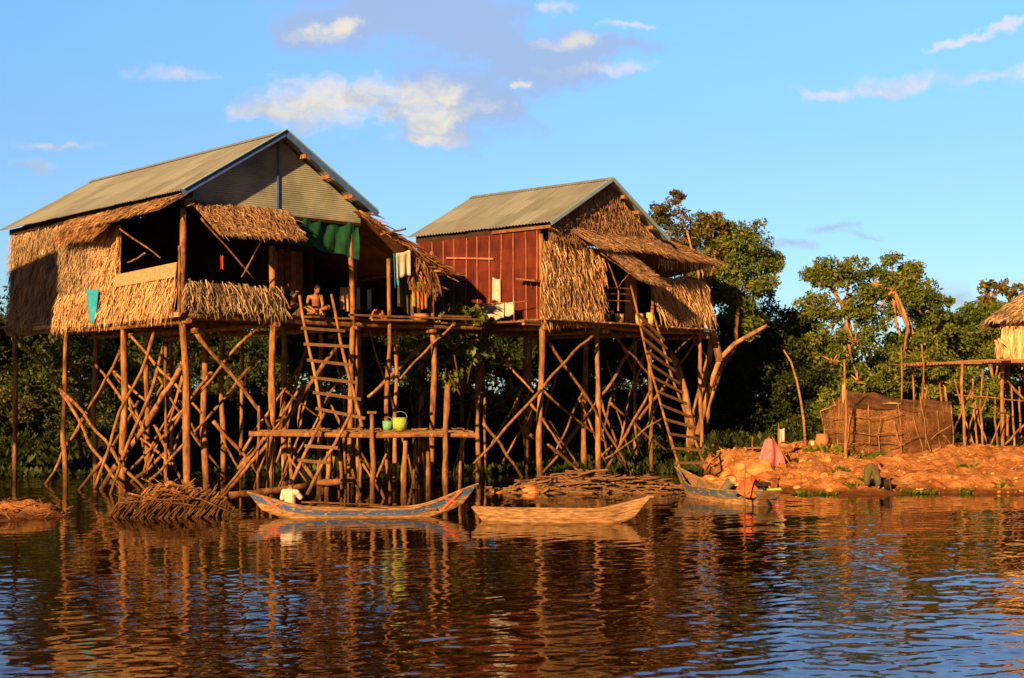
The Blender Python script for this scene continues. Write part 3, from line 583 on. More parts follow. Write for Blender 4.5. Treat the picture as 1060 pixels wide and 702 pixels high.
# posts
def post(T, P, ztop, r=.10, lean=(0, 0), zb=-.6):
    P = V(P); pole_part(T, 'post', (P.x+lean[0], P.y+lean[1], zb), (P.x, P.y, ztop), r*1.08, r*.88, .010)
for (u, v, zt, r) in ((0, 0, 7.2, .125), (2.5, 0, 6.3, .12), (4.92, 0, 7.1, .10), (7.72, 0, 6.55, .115), (0, 3.16, 4.6, .125), (0, 6.56, 4.6, .10), (0, 10.1, 4.5, .10),
    (2.5, 3.3, 4.5, .13), (2.5, 6.6, 4.5, .11), (2.5, 9.9, 4.5, .11), (5, 3.3, 4.5, .12), (5, 6.6, 4.5, .11), (5, 9.9, 4.5, .1), (7.6, 3.3, 6.0, .1), (3.8, 3.6, 4.5, .07), (1.2, 3.1, 3.9, .06), (6.2, 3.2, 4.5, .09)):
    P = p(u, v, 0); post(T, P, zt, r, (random.uniform(-.06, .06), random.uniform(-.06, .06)))
P = H1.hit(402, 290, 'v', -.12); post(T, P, H1.hit(402, 268, 'v', -.12).z, .085)
P = H1.hit(409, 340, 'v', .5); post(T, P, 4.55, .075)
P = H1.hit(367, 300, 'v', .1); post(T, P, 6.9, .05)
P = H1.hit(191, 250, 'u', -.08); pole_part(T, 'wall_stud', V((P.x-.1, P.y-.1, 4.5)), V((P.x-.1, P.y-.1, 6.1)), .05, .045)
# corner bracket, outrigger struts
for (x0, y0, x1, y1, ax, va, vb, r) in (
    (14, 344, 64, 407, 'u', -.15, -.18, .055), (64, 407, 129, 507, 'u', -.18, -.3, .06), (62, 403, 149, 505, 'u', -.25, -.25, .06),
    (126, 362, 90, 426, 'u', .1, .1, .055), (90, 426, 36, 520, 'u', .1, .1, .06), (134, 346, 207, 426, 'u', .15, .9, .05),
    (190, 376, 164, 419, 'u', .2, .3, .10), (164, 419, 132, 467, 'u', .3, .3, .11), (132, 467, 94, 521, 'u', .3, .3, .10),
    (97, 376, 147, 438, 'u', 1.2, 1.2, .055), (219, 386, 137, 484, 'u', 1.2, 1.2, .06), (190, 460, 149, 503, 'u', .4, .2, .05), (118, 385, 150, 414, 'u', 1.0, 1.4, .05),
    (286, 322, 180, 434, 'v', .1, .2, .055), (200, 340, 280, 443, 'v', -.12, -.1, .075), (272, 367, 202, 446, 'v', 1.6, 1.6, .055), (221, 436, 274, 500, 'v', 1.2, 1.2, .07),
    (351, 356, 293, 440, 'v', .6, .3, .085), (293, 440, 238, 505, 'v', .3, .1, .07), (229, 512, 293, 434, 'v', -.35, -.2, .045), (231, 455, 248, 486, 'v', 1.8, 1.8, .05),
    (296, 455, 345, 520, 'v', .3, .3, .08), (296, 405, 329, 431, 'v', .9, .9, .03), (359, 496, 378, 512, 'v', .6, .4, .09), (471, 334, 415, 391, 'v', -.15, -.1, .04), (447, 350, 382, 410, 'v', 1.0, 1.2, .075),
    (170, 470, 118, 512, 'u', 2.2, 2.2, .07), (250, 470, 300, 395, 'v', 2.6, 2.4, .06), (60, 470, 112, 395, 'u', 2.6, 2.6, .05), (246, 486, 262, 470, 'v', .6, .6, .08),
    (160, 440, 190, 500, 'u', 2.0, 2.0, .06), (196, 430, 172, 480, 'u', 1.8, 1.8, .05), (140, 450, 176, 480, 'u', 1.6, 1.6, .05)):
    a, b_ = H1.hit(x0, y0, ax, va), H1.hit(x1, y1, ax, vb)
    br_ = pole_part(T, 'brace', a, b_+(b_-a).normalized()*(.25 if y1 > 495 else .05), r, r*.85, .018)
    if y0 < 400: lash(T, br_, a+(b_-a).normalized()*.06, r*1.15)
rt_ = random.Random(77)
for k in range(20):
    u0 = rt_.uniform(.3, 7); v0 = rt_.uniform(1.5, 8 if u0 < 5 else 4); a = p(u0, v0, rt_.uniform(2.2, 4.4)); b_ = p(u0+rt_.uniform(-2.2, 2.2), v0+rt_.uniform(-.6, .6), rt_.uniform(-.3, .8))
    pole_part(T, 'brace', a, b_, rt_.uniform(.035, .065), None, .025)
# rusty lean-to on the right side
lt = [p(4.95, -.35, 7.42), p(8.0, -.35, 5.95), p(8.0, 4.4, 5.95), p(4.95, 4.4, 7.42)]
def leanto(mb):
    thatch(mb, [lt[0], lt[3], lt[2], lt[1]], 0.22, 16, 0.55, 0.06, 0.07, 0.25, out=V((0, 0, 1)), jitter=.5)
    for k in range(60):
        t = random.random(); a = lt[0].lerp(lt[1], t)+V((0, 0, .03)); mb.pole(a+H1.v*random.uniform(-.05, .5), a+H1.u*random.uniform(.2, .6)-V((0, 0, random.uniform(.05, .4)))-H1.v*random.uniform(0, .3), .018, .008, 3, .05, 5)
one(T, 'lean_to_roof', 'thatch_rust', leanto, label='ragged rusty thatch lean-to on the right side')
for (a, b_) in ((H1.hit(372, 218, 'v', -.45), H1.hit(480, 290, 'v', -.45)), (p(5.2, .8, 7.15), p(8.1, .8, 5.75)), (H1.hit(394, 243, 'v', -.5), H1.hit(420, 237, 'v', -.5)), (H1.hit(436, 290, 'v', -.1), H1.hit(465, 300, 'v', -.1))):
    pole_part(T, 'lean_to_pole', a, b_, .035, .028)
one(T, 'lean_to_flap', 'thatch_rust', lambda mb: thatch(mb, [H1.hit(422, 262, 'v', -.1), H1.hit(452, 280, 'v', -.1), H1.hit(456, 305, 'v', -.1), H1.hit(424, 300, 'v', -.1)], .2, 22, .35, .05, .05, .1, out=-H1.v))
pole_part(T, 'lean_to_beam', p(7.75, -.4, 5.98), p(7.75, 4.4, 5.98), .05, .05)
# side rail at the edge of the veranda
one(T, 'porch_edge', 'plank', lambda mb: [mb.beam(H1.hit(a, y, 'v', -.25), H1.hit(b_, y2, 'v', -.2), .10, .05) for (a, y, b_, y2) in ((362, 326, 500, 331), (385, 331, 440, 332), (455, 327, 487, 328))])
one(T, 'deck_edge', 'mat', lambda mb: mb.beam(p(-.28, -.3, 4.45), p(-.28, 8, 4.42), .05, .11))

# ------------------------------------------------------------------ house two
H2 = Frame((.86, 40.6), (.669, .743)); FZ2 = 4.80; EZ2 = 7.58; RZ2 = 9.2
ru0, rur, rue, rv0, rv1 = -.15, 2.8, 5.78, -.5, 5.5
q = H2.p
T2 = Thing('stilt_house', H2.p(3, 2.8, 0), 'red walled stilt house with a shaggy thatch front, between the larger house and the trees', 'house')
T = T2
roof = one(T, 'roof', 'metal', lambda mb: (corrugated(mb, q(ru0, rv0, EZ2), q(ru0, rv1, EZ2), q(rur, rv0, RZ2), q(rur, rv1, RZ2)), corrugated(mb, q(rue, rv0, EZ2), q(rue, rv1, EZ2), q(rur, rv0, RZ2), q(rur, rv1, RZ2))))
one(T, 'ridge_cap', 'metal', lambda mb: (mb.slab([q(rur-.14, rv0-.02, RZ2-.04), q(rur-.14, rv1, RZ2-.04), q(rur, rv1, RZ2+.055), q(rur, rv0-.02, RZ2+.055)], 0.006), mb.slab([q(rur, rv0-.02, RZ2+.055), q(rur, rv1, RZ2+.055), q(rur+.14, rv1, RZ2-.04), q(rur+.14, rv0-.02, RZ2-.04)], 0.006)), parent=roof)
for (ua, ub) in ((ru0, rur), (rue, rur)):
    one(T, 'barge_board', 'lightblue', lambda mb: mb.beam(q(ua, rv0-.03, EZ2-.02), q(ub, rv0-.03, RZ2+.0), 0.03, 0.11))
for k in range(1, 4):
    t = k/4+.02
    for ue in (rue, ru0): one(T, 'purlin', 'post', lambda mb: mb.beam(q(ue+(rur-ue)*t, rv0+.03, EZ2+(RZ2-EZ2)*t-.1), q(ue+(rur-ue)*t, rv1-.2, EZ2+(RZ2-EZ2)*t-.1), .08, .1), parent=roof)
one(T, 'eave_board', 'plank', lambda mb: mb.beam(q(-.08, rv0+.05, EZ2-.10), q(-.08, 1.9, EZ2-.10), .04, .09))
one(T, 'eave_beam', 'dark', lambda mb: mb.beam(q(.03, 0, EZ2-.02), q(.03, 5.3, EZ2-.02), .10, .26))
def gthatch(mb):
    for i in range(9):
        z0 = 7.35+.2*i; z1 = z0-.28
        def ends(z):
            t = min(max((z-EZ2)/(RZ2-EZ2), 0), 1); return .15+(rur-.15)*t, 5.6+(rur-5.6)*t
        a, b_ = ends(z0+.05); 
        if b_-a < .15: continue
        thatch(mb, [q(a, -.25, z0), q(b_, -.25, z0), q(b_, -.27, z0-.2), q(a, -.27, z0-.2)], .2, 40, .3, .03, .05, .08, out=-H2.v, jitter=.45, backing=False)
    mb.add([q(.1, -.2, 7.1), q(5.6, -.2, 7.1), q(5.6, -.2, EZ2), q(rur, -.2, RZ2-.08), q(.1, -.2, EZ2)], [(0, 1, 2, 3, 4)], .2)
one(T, 'gable_wall', 'thatch_roof', gthatch)
for (a, b_) in ((H2.hit(608, 214, 'v', -.15), H2.hit(655, 232, 'v', -.15)), (H2.hit(655, 214, 'v', -.15), H2.hit(620, 232, 'v', -.15)), (H2.hit(600, 236, 'v', -.2), H2.hit(606, 222, 'v', -.9))):
    pole_part(T, 'gable_tie', a, b_, .02, .016)
# red side wall with battens
def redwall(mb):
    for i in range(9):
        z = 4.80+.305*i+.15; mb.box(q(0, 2.62, z), .03, 5.2, .305, (H2.u, H2.v, H2.z), 0)
one(T, 'side_wall', 'red', redwall, label='faded red board side wall')
for px in (448, 459, 470, 482.5, 494.5, 506, 518.6, 532, 545, 556):
    P = H2.hit(px, 290, 'u', -.05); one(T, 'batten', 'batten', lambda mb: mb.pole(V((P.x, P.y, 4.78)), V((P.x+random.uniform(-.03, .03), P.y, 7.4)), .016, .014, 6, .004))
one(T, 'batten', 'batten', lambda mb: mb.beam(H2.hit(462, 267, 'u', -.08), H2.hit(511, 268, 'u', -.08), .03, .05))
one(T, 'rear_wall', 'red', lambda mb: mb.box(q(2.8, 5.25, 6.1), 5.6, .04, 2.7, (H2.u, H2.v, H2.z)))
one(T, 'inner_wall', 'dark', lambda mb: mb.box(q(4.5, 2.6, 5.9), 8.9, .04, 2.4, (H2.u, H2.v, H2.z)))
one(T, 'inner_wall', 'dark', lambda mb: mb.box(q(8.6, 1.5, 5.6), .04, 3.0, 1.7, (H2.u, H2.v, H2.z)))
one(T, 'deck', 'plank', lambda mb: [mb.box(q(-.1+.24*i, 2.5 if i < 24 else 1.2, FZ2-.04+random.uniform(-.008, .008)), .215, (6.0 if i < 24 else 3.2)+random.uniform(-.1, .2), .045, (H2.u, H2.v, H2.z)) for i in range(37)])
one(T, 'laundry_ledge', 'plank', lambda mb: mb.beam(q(-.5, -.1, FZ2-.12), q(-.5, 5.3, FZ2-.12), .7, .05))
for v in (0, 2.8, 5.2): one(T, 'floor_beam', 'post', lambda mb: mb.pole(q(-.8, v, FZ2-.16), q(8.8 if v < 4 else 5.7, v, FZ2-.14), .075, .065, 10, .004))
for u in (0, 2.85, 5.6, 8.4): one(T, 'floor_joist', 'post', lambda mb: mb.pole(q(u, -.3, FZ2-.29), q(u, 5.4 if u < 6 else 2.9, FZ2-.29), .06, .055, 8, .004))
# front thatch
fl = [H2.hit(561, 249, 'v', -.1), H2.hit(623, 258, 'v', -.1), H2.hit(624, 326, 'v', -.18), H2.hit(559, 327, 'v', -.18)]
one(T, 'front_thatch', 'thatch', lambda mb: thatch(mb, fl, 0.22, 48, .50, .027, .13, .26, out=-H2.v, jitter=.22, twist=1.2))
fr = [H2.hit(673, 286, 'v', -.1), H2.hit(731, 291, 'v', -.1), H2.hit(736, 328, 'v', -.15), H2.hit(681, 323, 'v', -.2)]
one(T, 'front_thatch', 'thatch', lambda mb: thatch(mb, fr, 0.22, 48, .55, .027, .13, .34, out=-H2.v, jitter=.22, twist=1.2))
# apron roof spilling to the right
def apron(mb):
    thatch(mb, [H2.hit(580, 232, 'v', -.12), H2.hit(672, 246, 'v', -.1), H2.hit(690, 262, 'v', -.9), H2.hit(622, 257, 'v', -.95)], .13, 42, .30, .03, .05, .1, out=V((.3, -.5, 1)))
    thatch(mb, [H2.hit(668, 244, 'v', -.1), H2.hit(706, 254, 'v', .6), H2.hit(747, 273, 'v', -.3), H2.hit(684, 263, 'v', -.9)], .13, 42, .32, .03, .05, .22, out=V((.3, -.5, 1)))
    thatch(mb, [H2.hit(668, 243, 'v', -.05), q(5.7, 3, 7.35), q(9.0, 3, 6.5), H2.hit(745, 273, 'v', -.2)], .25, 16, .4, .05, .05, .2, out=V((0, 0, 1)))
one(T, 'apron_roof', 'thatch_roof', apron)
one(T, 'eave_fringe', 'thatch', lambda mb: fringe(mb, H2.hit(683, 268, 'v', -.7), H2.hit(744, 276, 'v', -.35), 130, .3))
one(T, 'propped_flap', 'thatch_roof', lambda mb: thatch(mb, [H2.hit(622, 258, 'v', -.75), H2.hit(651, 261, 'v', -.75), H2.hit(694, 297, 'v', -.95), H2.hit(664, 290, 'v', -1.3)], 0.12, 40, .26, .028, .04, .1, out=V((.5, -.6, 1)), jitter=.3))
for (x0, y0, v0, x1, y1, v1, r) in ((623, 255, -.2, 640, 300, -.15, .03), (651, 283, -1.0, 640, 298, -.15, .02), (622, 262, -.95, 664, 292, -1.3, .022), (592, 240, .1, 585, 262, 0, .02)):
    pole_part(T, 'flap_prop', H2.hit(x0, y0, 'v', v0), H2.hit(x1, y1, 'v', v1), r, r*.8)
for y in (300, 306, 313): one(T, 'rail', 'post', lambda mb: mb.pole(H2.hit(625, y-2, 'v', -.1), H2.hit(652, y-1, 'v', -.1), .022, .018, 5, .005))
pole_part(T, 'rail_post', H2.hit(640, 322, 'v', -.1), H2.hit(640, 296, 'v', -.1), .03, .028)
one(T, 'door_board', 'clay', lambda mb: mb.box(q(5.05, .5, 5.65), .62, .03, 1.5, (H2.u, H2.v, H2.z)))
one(T, 'red_post', 'redplastic', lambda mb: mb.beam(H2.hit(624, 298, 'v', -.2), H2.hit(624, 262, 'v', -.2), .05, .05, up=V((0, 1, 0))))
one(T, 'porch_edge', 'plank', lambda mb: mb.beam(q(2.7, -.3, FZ2-.06), q(5.9, -.3, FZ2-.06), .14, .05))
for (u, v, zt, r) in ((0, 0, 7.3, .115), (2.85, 0, 7.1, .105), (5.6, 0, 6.9, .09), (8.35, 0, 6.7, .085), (0, 2.6, 4.7, .11), (.1, 5.2, 4.7, .1), (2.85, 3.1, 4.7, .10), (5.6, 2.8, 4.7, .12), (8.4, 2.8, 6.3, .09), (2.85, 5.3, 4.7, .1), (5.6, 5.3, 4.7, .1), (.35, 2.7, 4.6, .07)):
    P = q(u, v, 0); post(T, P, zt, r, (random.uniform(-.08, .08), random.uniform(-.08, .08)))
for (x0, y0, x1, y1, ax, va, vb, r) in (
    (634, 322, 560, 404, 'v', -.1, -.15, .06), (560, 404, 476, 497, 'v', -.15, -.2, .055), (563, 347, 657, 498, 'v', .1, .1, .055), (628, 339, 672, 388, 'v', .2, .2, .05), (659, 351, 610, 428, 'v', 1.0, .8, .07), (610, 428, 558, 492, 'v', .8, .6, .08),
    (563, 405, 670, 505, 'v', .5, .5, .05), (567, 460, 617, 503, 'v', -.2, -.2, .055), (724, 339, 700, 364, 'v', -.1, -.1, .03), (673, 405, 617, 505, 'v', -.2, -.2, .06), (686, 433, 628, 474, 'v', -.3, -.3, .035),
    (720, 354, 662, 433, 'v', .8, .7, .07), (630, 416, 692, 468, 'v', .8, .8, .06), (500, 438, 543, 497, 'v', 1.5, 1.5, .065), (500, 347, 551, 405, 'u', .3, .3, .05), (549, 450, 626, 512, 'v', .2, .2, .06), (568, 436, 604, 490, 'v', 1.2, 1.2, .05),
    (660, 433, 600, 500, 'v', 1.8, 1.8, .06), (690, 400, 650, 480, 'v', 1.9, 1.9, .05), (640, 350, 700, 470, 'v', 2.2, 2.2, .05), (520, 480, 560, 400, 'v', 2.4, 2.4, .05)):
    a, b_ = H2.hit(x0, y0, ax, va), H2.hit(x1, y1, ax, vb)
    br_ = pole_part(T, 'brace', a, b_+(b_-a).normalized()*(.2 if y1 > 490 else .05), r, r*.85, .018)
    if y0 < 400: lash(T, br_, a+(b_-a).normalized()*.06, r*1.15)

for k in range(14):
    u0 = rt_.uniform(.3, 8); v0 = rt_.uniform(1.2, 4.8 if u0 < 5 else 2.8); a = q(u0, v0, rt_.uniform(2.2, 4.6)); b_ = q(u0+rt_.uniform(-2.2, 2.2), v0+rt_.uniform(-.6, .6), rt_.uniform(-.3, .8))
    pole_part(T, 'brace', a, b_, rt_.uniform(.03, .055), None, .025)
# ------------------------------------------------------------------ third house (right edge), walkway, neighbour
H3o = atY(1037, 375, 46.0); H3 = Frame((H3o.x, 46.0), (.93, -.37)); k3 = H3.p
T = Thing('thatched_hut', k3(2.2, 2, 0), 'small thatched hut on poles at the right edge beside the pole walkway', 'hut')
hx, hy = H3o.x, 46.0
def hut_walls(mb):
    thatch(mb, [k3(0, 0, 5.15), k3(4.6, 0, 5.15), k3(4.6, 0, 3.75), k3(0, 0, 3.75)], .3, 14, .5, .1, .05, .15, out=-H3.v, jitter=.15)
    thatch(mb, [k3(0, 3.6, 5.15), k3(0, 0, 5.15), k3(0, 0, 3.75), k3(0, 3.6, 3.75)], .3, 14, .5, .1, .05, .15, out=-H3.u, jitter=.15)
    mb.slab([k3(0, 3.6, 3.75), k3(4.6, 3.6, 3.75), k3(4.6, 3.6, 5.1), k3(0, 3.6, 5.1)], .03); mb.slab([k3(4.6, 3.6, 3.75), k3(4.6, 0, 3.75), k3(4.6, 0, 5.1), k3(4.6, 3.6, 5.1)], .03)
one(T, 'wall', 'thatch', hut_walls)
def hut_roof(mb):
    a, b_, c, d = k3(-.5, -.5, 5.0), k3(5.1, -.5, 5.0), k3(5.1, 4.1, 5.0), k3(-.5, 4.1, 5.0); r0, r1 = k3(1.7, 1.8, 6.9), k3(2.9, 1.8, 6.9)
    thatch(mb, [r0, r1, b_, a], .2, 16, .4, .06, .04, .12, out=V((0, -.5, 1))); thatch(mb, [r0, r0+H3.v*.02, a, d], .2, 16, .4, .06, .04, .12, out=V((-.5, 0, 1)))
    thatch(mb, [r1, r1+H3.v*.02, c, b_], .3, 10, .4, .06, .04, .12, out=V((.5, 0, 1))); thatch(mb, [r1, r0, d, c], .3, 10, .4, .06, .04, .12, out=V((0, .5, 1)))
one(T, 'roof', 'thatch_grey', hut_roof)
one(T, 'floor', 'plank', lambda mb: mb.box(k3(2.2, 1.7, 3.66), 5.2, 4.4, .12, (H3.u, H3.v, H3.z)))
for i, (u, v) in enumerate(((.05, -.25), (2.2, -.25), (4.5, -.25), (.1, 3.4), (2.2, 3.4), (4.5, 3.4), (1.1, 1.2))):
    P = k3(u, v, 0); pole_part(T, 'post', (P.x, P.y, .1), (P.x, P.y, 3.62), .10 if i < 3 else .07, .09 if i < 3 else .06)
pole_part(T, 'brace', atY(1040, 392, 46.2), atY(1062, 415, 46.2), .06); pole_part(T, 'brace', atY(1060, 440, 46.0), atY(1030, 470, 46.0), .05)
one(T, 'wall_flap', 'thatch', lambda mb: thatch(mb, [atY(1030, 354, 45.8), atY(1038, 350, 45.8), atY(1038, 370, 45.8), atY(1032, 370, 45.7)], .2, 20, .3, .06, .04, .05, out=V((0, -1, 0))))

T = Thing('pole_walkway', atY(985, 470, 44.8)*1.0, 'rickety walkway of laid poles on thin crooked stilts left of the hut', 'walkway')
def wdeck(mb):
    for i in range(9):
        o = .18*i; mb.pole(atY(936, 379, 44.4+o), atY(1046, 373+random.uniform(-2, 2), 44.4+o), .05, .04, 8, .006)
    for i in range(30): mb.pole(atY(940+3.3*i, 378-i*.12, 44.2), atY(940+3.3*i, 378-i*.12, 44.2)+V((random.uniform(-.1, .1), 1.8, .06)), .03, .025, 3, .01, 6)
    mb.box(atY(960, 376, 44.6), .8, .3, .06); mb.box(atY(990, 376, 44.3), 1.6, .2, .05)
one(T, 'deck', 'plank', wdeck)
for (xt, yt, xb, yb, Y, r) in ((996, 373, 999, 475, 44.2, .07), (1017, 382, 1018, 475, 44.4, .045), (1007, 392, 1012, 476, 45.5, .04), (978, 400, 984, 470, 44.6, .06), (988, 392, 1010, 470, 45.2, .035), (1005, 405, 980, 465, 44.8, .04),
    (1030, 410, 1033, 472, 45.0, .04), (1003, 400, 1026, 470, 45.6, .035), (1024, 400, 1000, 470, 46, .03), (944, 378, 946, 470, 45, .05), (1047, 400, 1050, 470, 46, .04), (972, 385, 982, 440, 45.8, .045), (1055, 400, 1058, 470, 46.5, .05), (960, 395, 955, 465, 46, .04), (1010, 420, 996, 468, 45, .03), (1038, 430, 1022, 470, 45, .03)):
    a = atY(xt, yt, Y); b_ = atY(xb, yb, Y); pole_part(T, 'post', (b_.x, b_.y, bz(b_.x, b_.y)-.2), a, r, r*.8, .02)
pole_part(T, 'rail', atY(988, 409, 44.3), atY(1060, 415, 44.3), .03, .025)
pole_part(T, 'tall_post', V((atY(956, 470, 43.9).x, 43.9, .3)), atY(954, 356, 43.9), .055, .035, .02)
pole_part(T, 'tall_post', V((atY(934, 470, 43.6).x, 43.6, .3)), atY(933, 360, 43.6), .04, .03, .01)

# the neighbouring house, outside the picture to the left: its shade falls on the big house
c0 = H1.p(0, 6.75, 0)+SAZ*10.0
perp_s = V((-SAZ.y, SAZ.x, 0)); perp_s = -perp_s if perp_s.x > 0 else perp_s
NF = Frame((c0.x, c0.y), (-perp_s.x, -perp_s.y)); g = math.tan(SUN_EL)*10
n_ = lambda u, v, z: NF.p(-u, v, z)
T = Thing('stilt_house', n_(4, 0, 0), 'weathered thatched stilt house just outside the picture to the left', 'house')
def nwalls(mb):
    for (a, b_) in (((0, 0), (6.5, 0)), ((6.5, 0), (6.5, -3.5)), ((6.5, -3.5), (0, -3.5)), ((0, -3.5), (0, 0))):
        mb.slab([n_(*a, 2.68+g), n_(*b_, 2.68+g), n_(*b_, 6.1+g), n_(*a, 6.1+g)], .04)
one(T, 'wall', 'thatch_grey', nwalls)
one(T, 'roof', 'metal', lambda mb: (mb.slab([n_(.2, .3, 6.0+g), n_(6.9, .3, 6.0+g), n_(6.9, -1.75, 7.05+g), n_(.05, -1.75, 7.05+g)], .05), mb.slab([n_(.2, -3.8, 6.0+g), n_(6.9, -3.8, 6.0+g), n_(6.9, -1.75, 7.05+g), n_(.05, -1.75, 7.05+g)], .05)))
one(T, 'deck', 'plank', lambda mb: mb.slab([n_(-.2, .2, 2.73+g), n_(6.7, .2, 2.73+g), n_(6.7, -3.7, 2.73+g), n_(-.2, -3.7, 2.73+g)], .12))
for (u, v) in ((.1, -.1), (3.2, -.1), (6.4, -.1), (.1, -3.4), (3.2, -3.4), (6.4, -3.4)): pole_part(T, 'post', n_(u, v, -.6), n_(u, v, 2.7+g), .1, .09)

# ------------------------------------------------------------------ landing, ladders
T = Thing('landing_platform', atY(376, 517, 34.2), 'low rough landing stage of boards on stumps below the veranda', 'platform')
def ld(mb):
    z = 1.62
    for i in range(15):
        y = 33.45+i*.13; mb.beam(atY(262+random.uniform(0, 60)*(i > 0), 410, y).xy.to_3d()+V((0, 0, z+random.uniform(-.015, .015))), atY(488+random.uniform(-25, 6), 410, y).xy.to_3d()+V((0, 0, z-.03+random.uniform(-.015, .015))), .115, .04)
    for k in range(60):
        x = random.uniform(-5.0, -1.2); y = random.uniform(33.45, 34.6); mb.pole((x, y, z+.05), (x+random.uniform(-.25, .25), y+random.uniform(-.2, .2), z+.07), .018, .01, 2, .02, 5)
one(T, 'deck', 'plank', ld)
for k in range(16):
    pass
one(T, 'edge_beam', 'post', lambda mb: mb.pole(atY(258, 449, 33.42), atY(492, 451, 33.42), .06, .05, 12, .004))
for (xt, yt, xb, Y, r) in ((385, 428, 385, 33.3, .085), (463, 398, 462, 33.3, .095), (420, 455, 418, 33.7, .09), (441, 455, 442, 34.6, .13), (268, 420, 268, 34.4, .05), (300, 452, 302, 34.8, .06), (478, 452, 476, 35.4, .06),
    (340, 452, 338, 34.6, .08), (372, 452, 374, 35.2, .05), (350, 455, 356, 35.4, .06), (399, 456, 405, 35.2, .06), (365, 450, 360, 35.8, .05), (430, 460, 428, 36, .05)):
    a = atY(xt, yt, Y); pole_part(T, 'post', (atY(xb, yt, Y).x, Y, -.5), a, r, r*.9)
for (x0, y0, x1, y1, Y, r) in ((329, 500, 366, 497, 34.5, .11), (375, 480, 400, 520, 33.8, .035), (392, 500, 400, 524, 33.6, .06), (360, 470, 376, 524, 34.6, .05), (400, 470, 388, 500, 34.2, .04), (345, 468, 352, 520, 35, .05), (296, 468, 318, 500, 34.8, .03)):
    pole_part(T, 'brace', atY(x0, y0, Y), atY(x1, y1, Y-.2), r)
one(T, 'post_cap', 'plank', lambda mb: mb.box(atY(385, 427, 33.3), .22, .16, .06))
def ladder(name, label, rails, rungs, r, group=None):
    T = Thing(name, rails[0][1], label, 'ladder', group)
    for (a, b_) in rails: pole_part(T, 'rail', b_, a, r, r*.8, .010)
    for t in rungs:
        a = rails[0][0].lerp(rails[0][1], t); b_ = rails[1][0].lerp(rails[1][1], t+random.uniform(-.004, .012)); d = (b_-a).normalized()
        one(T, 'rung', 'rung', lambda mb: mb.beam(a-d*.10+V((0, -.05, 0)), b_+d*.14+V((0, -.05, 0)), .06, .075))
    return T
lt1 = H1.hit(310, 306, 'v', -.45); rt1 = H1.hit(343, 305, 'v', -.5); lb1 = atY(333, 434, 34.2); rb1 = atY(375, 442, 34.2)
ladder('ladder', 'upper wooden ladder with six board rungs from the landing stage up to the veranda', [(lt1, lb1), (rt1, rb1)], [.27, .40, .53, .67, .79, .92], .06)
ladder('ladder', 'short lower ladder with two rungs going down from the landing stage to the water', [(atY(336, 428, 33.35), atY(297, 510, 32.3)), (atY(363, 428, 33.35), atY(318, 512, 32.3))], [.42, .60], .06)
lt2 = H2.hit(653, 296, 'v', -.65); rt2 = H2.hit(676, 324, 'v', -.55); lb2 = atY(706, 492, 38.4); rb2 = atY(732, 490, 38.9)
ladder('ladder', 'long steep ladder of thin rungs climbing to the red walled house', [(lt2, lb2), (rt2, rb2)], [.17, .235, .31, .38, .45, .52, .59, .66, .73, .80, .87, .94], .055)

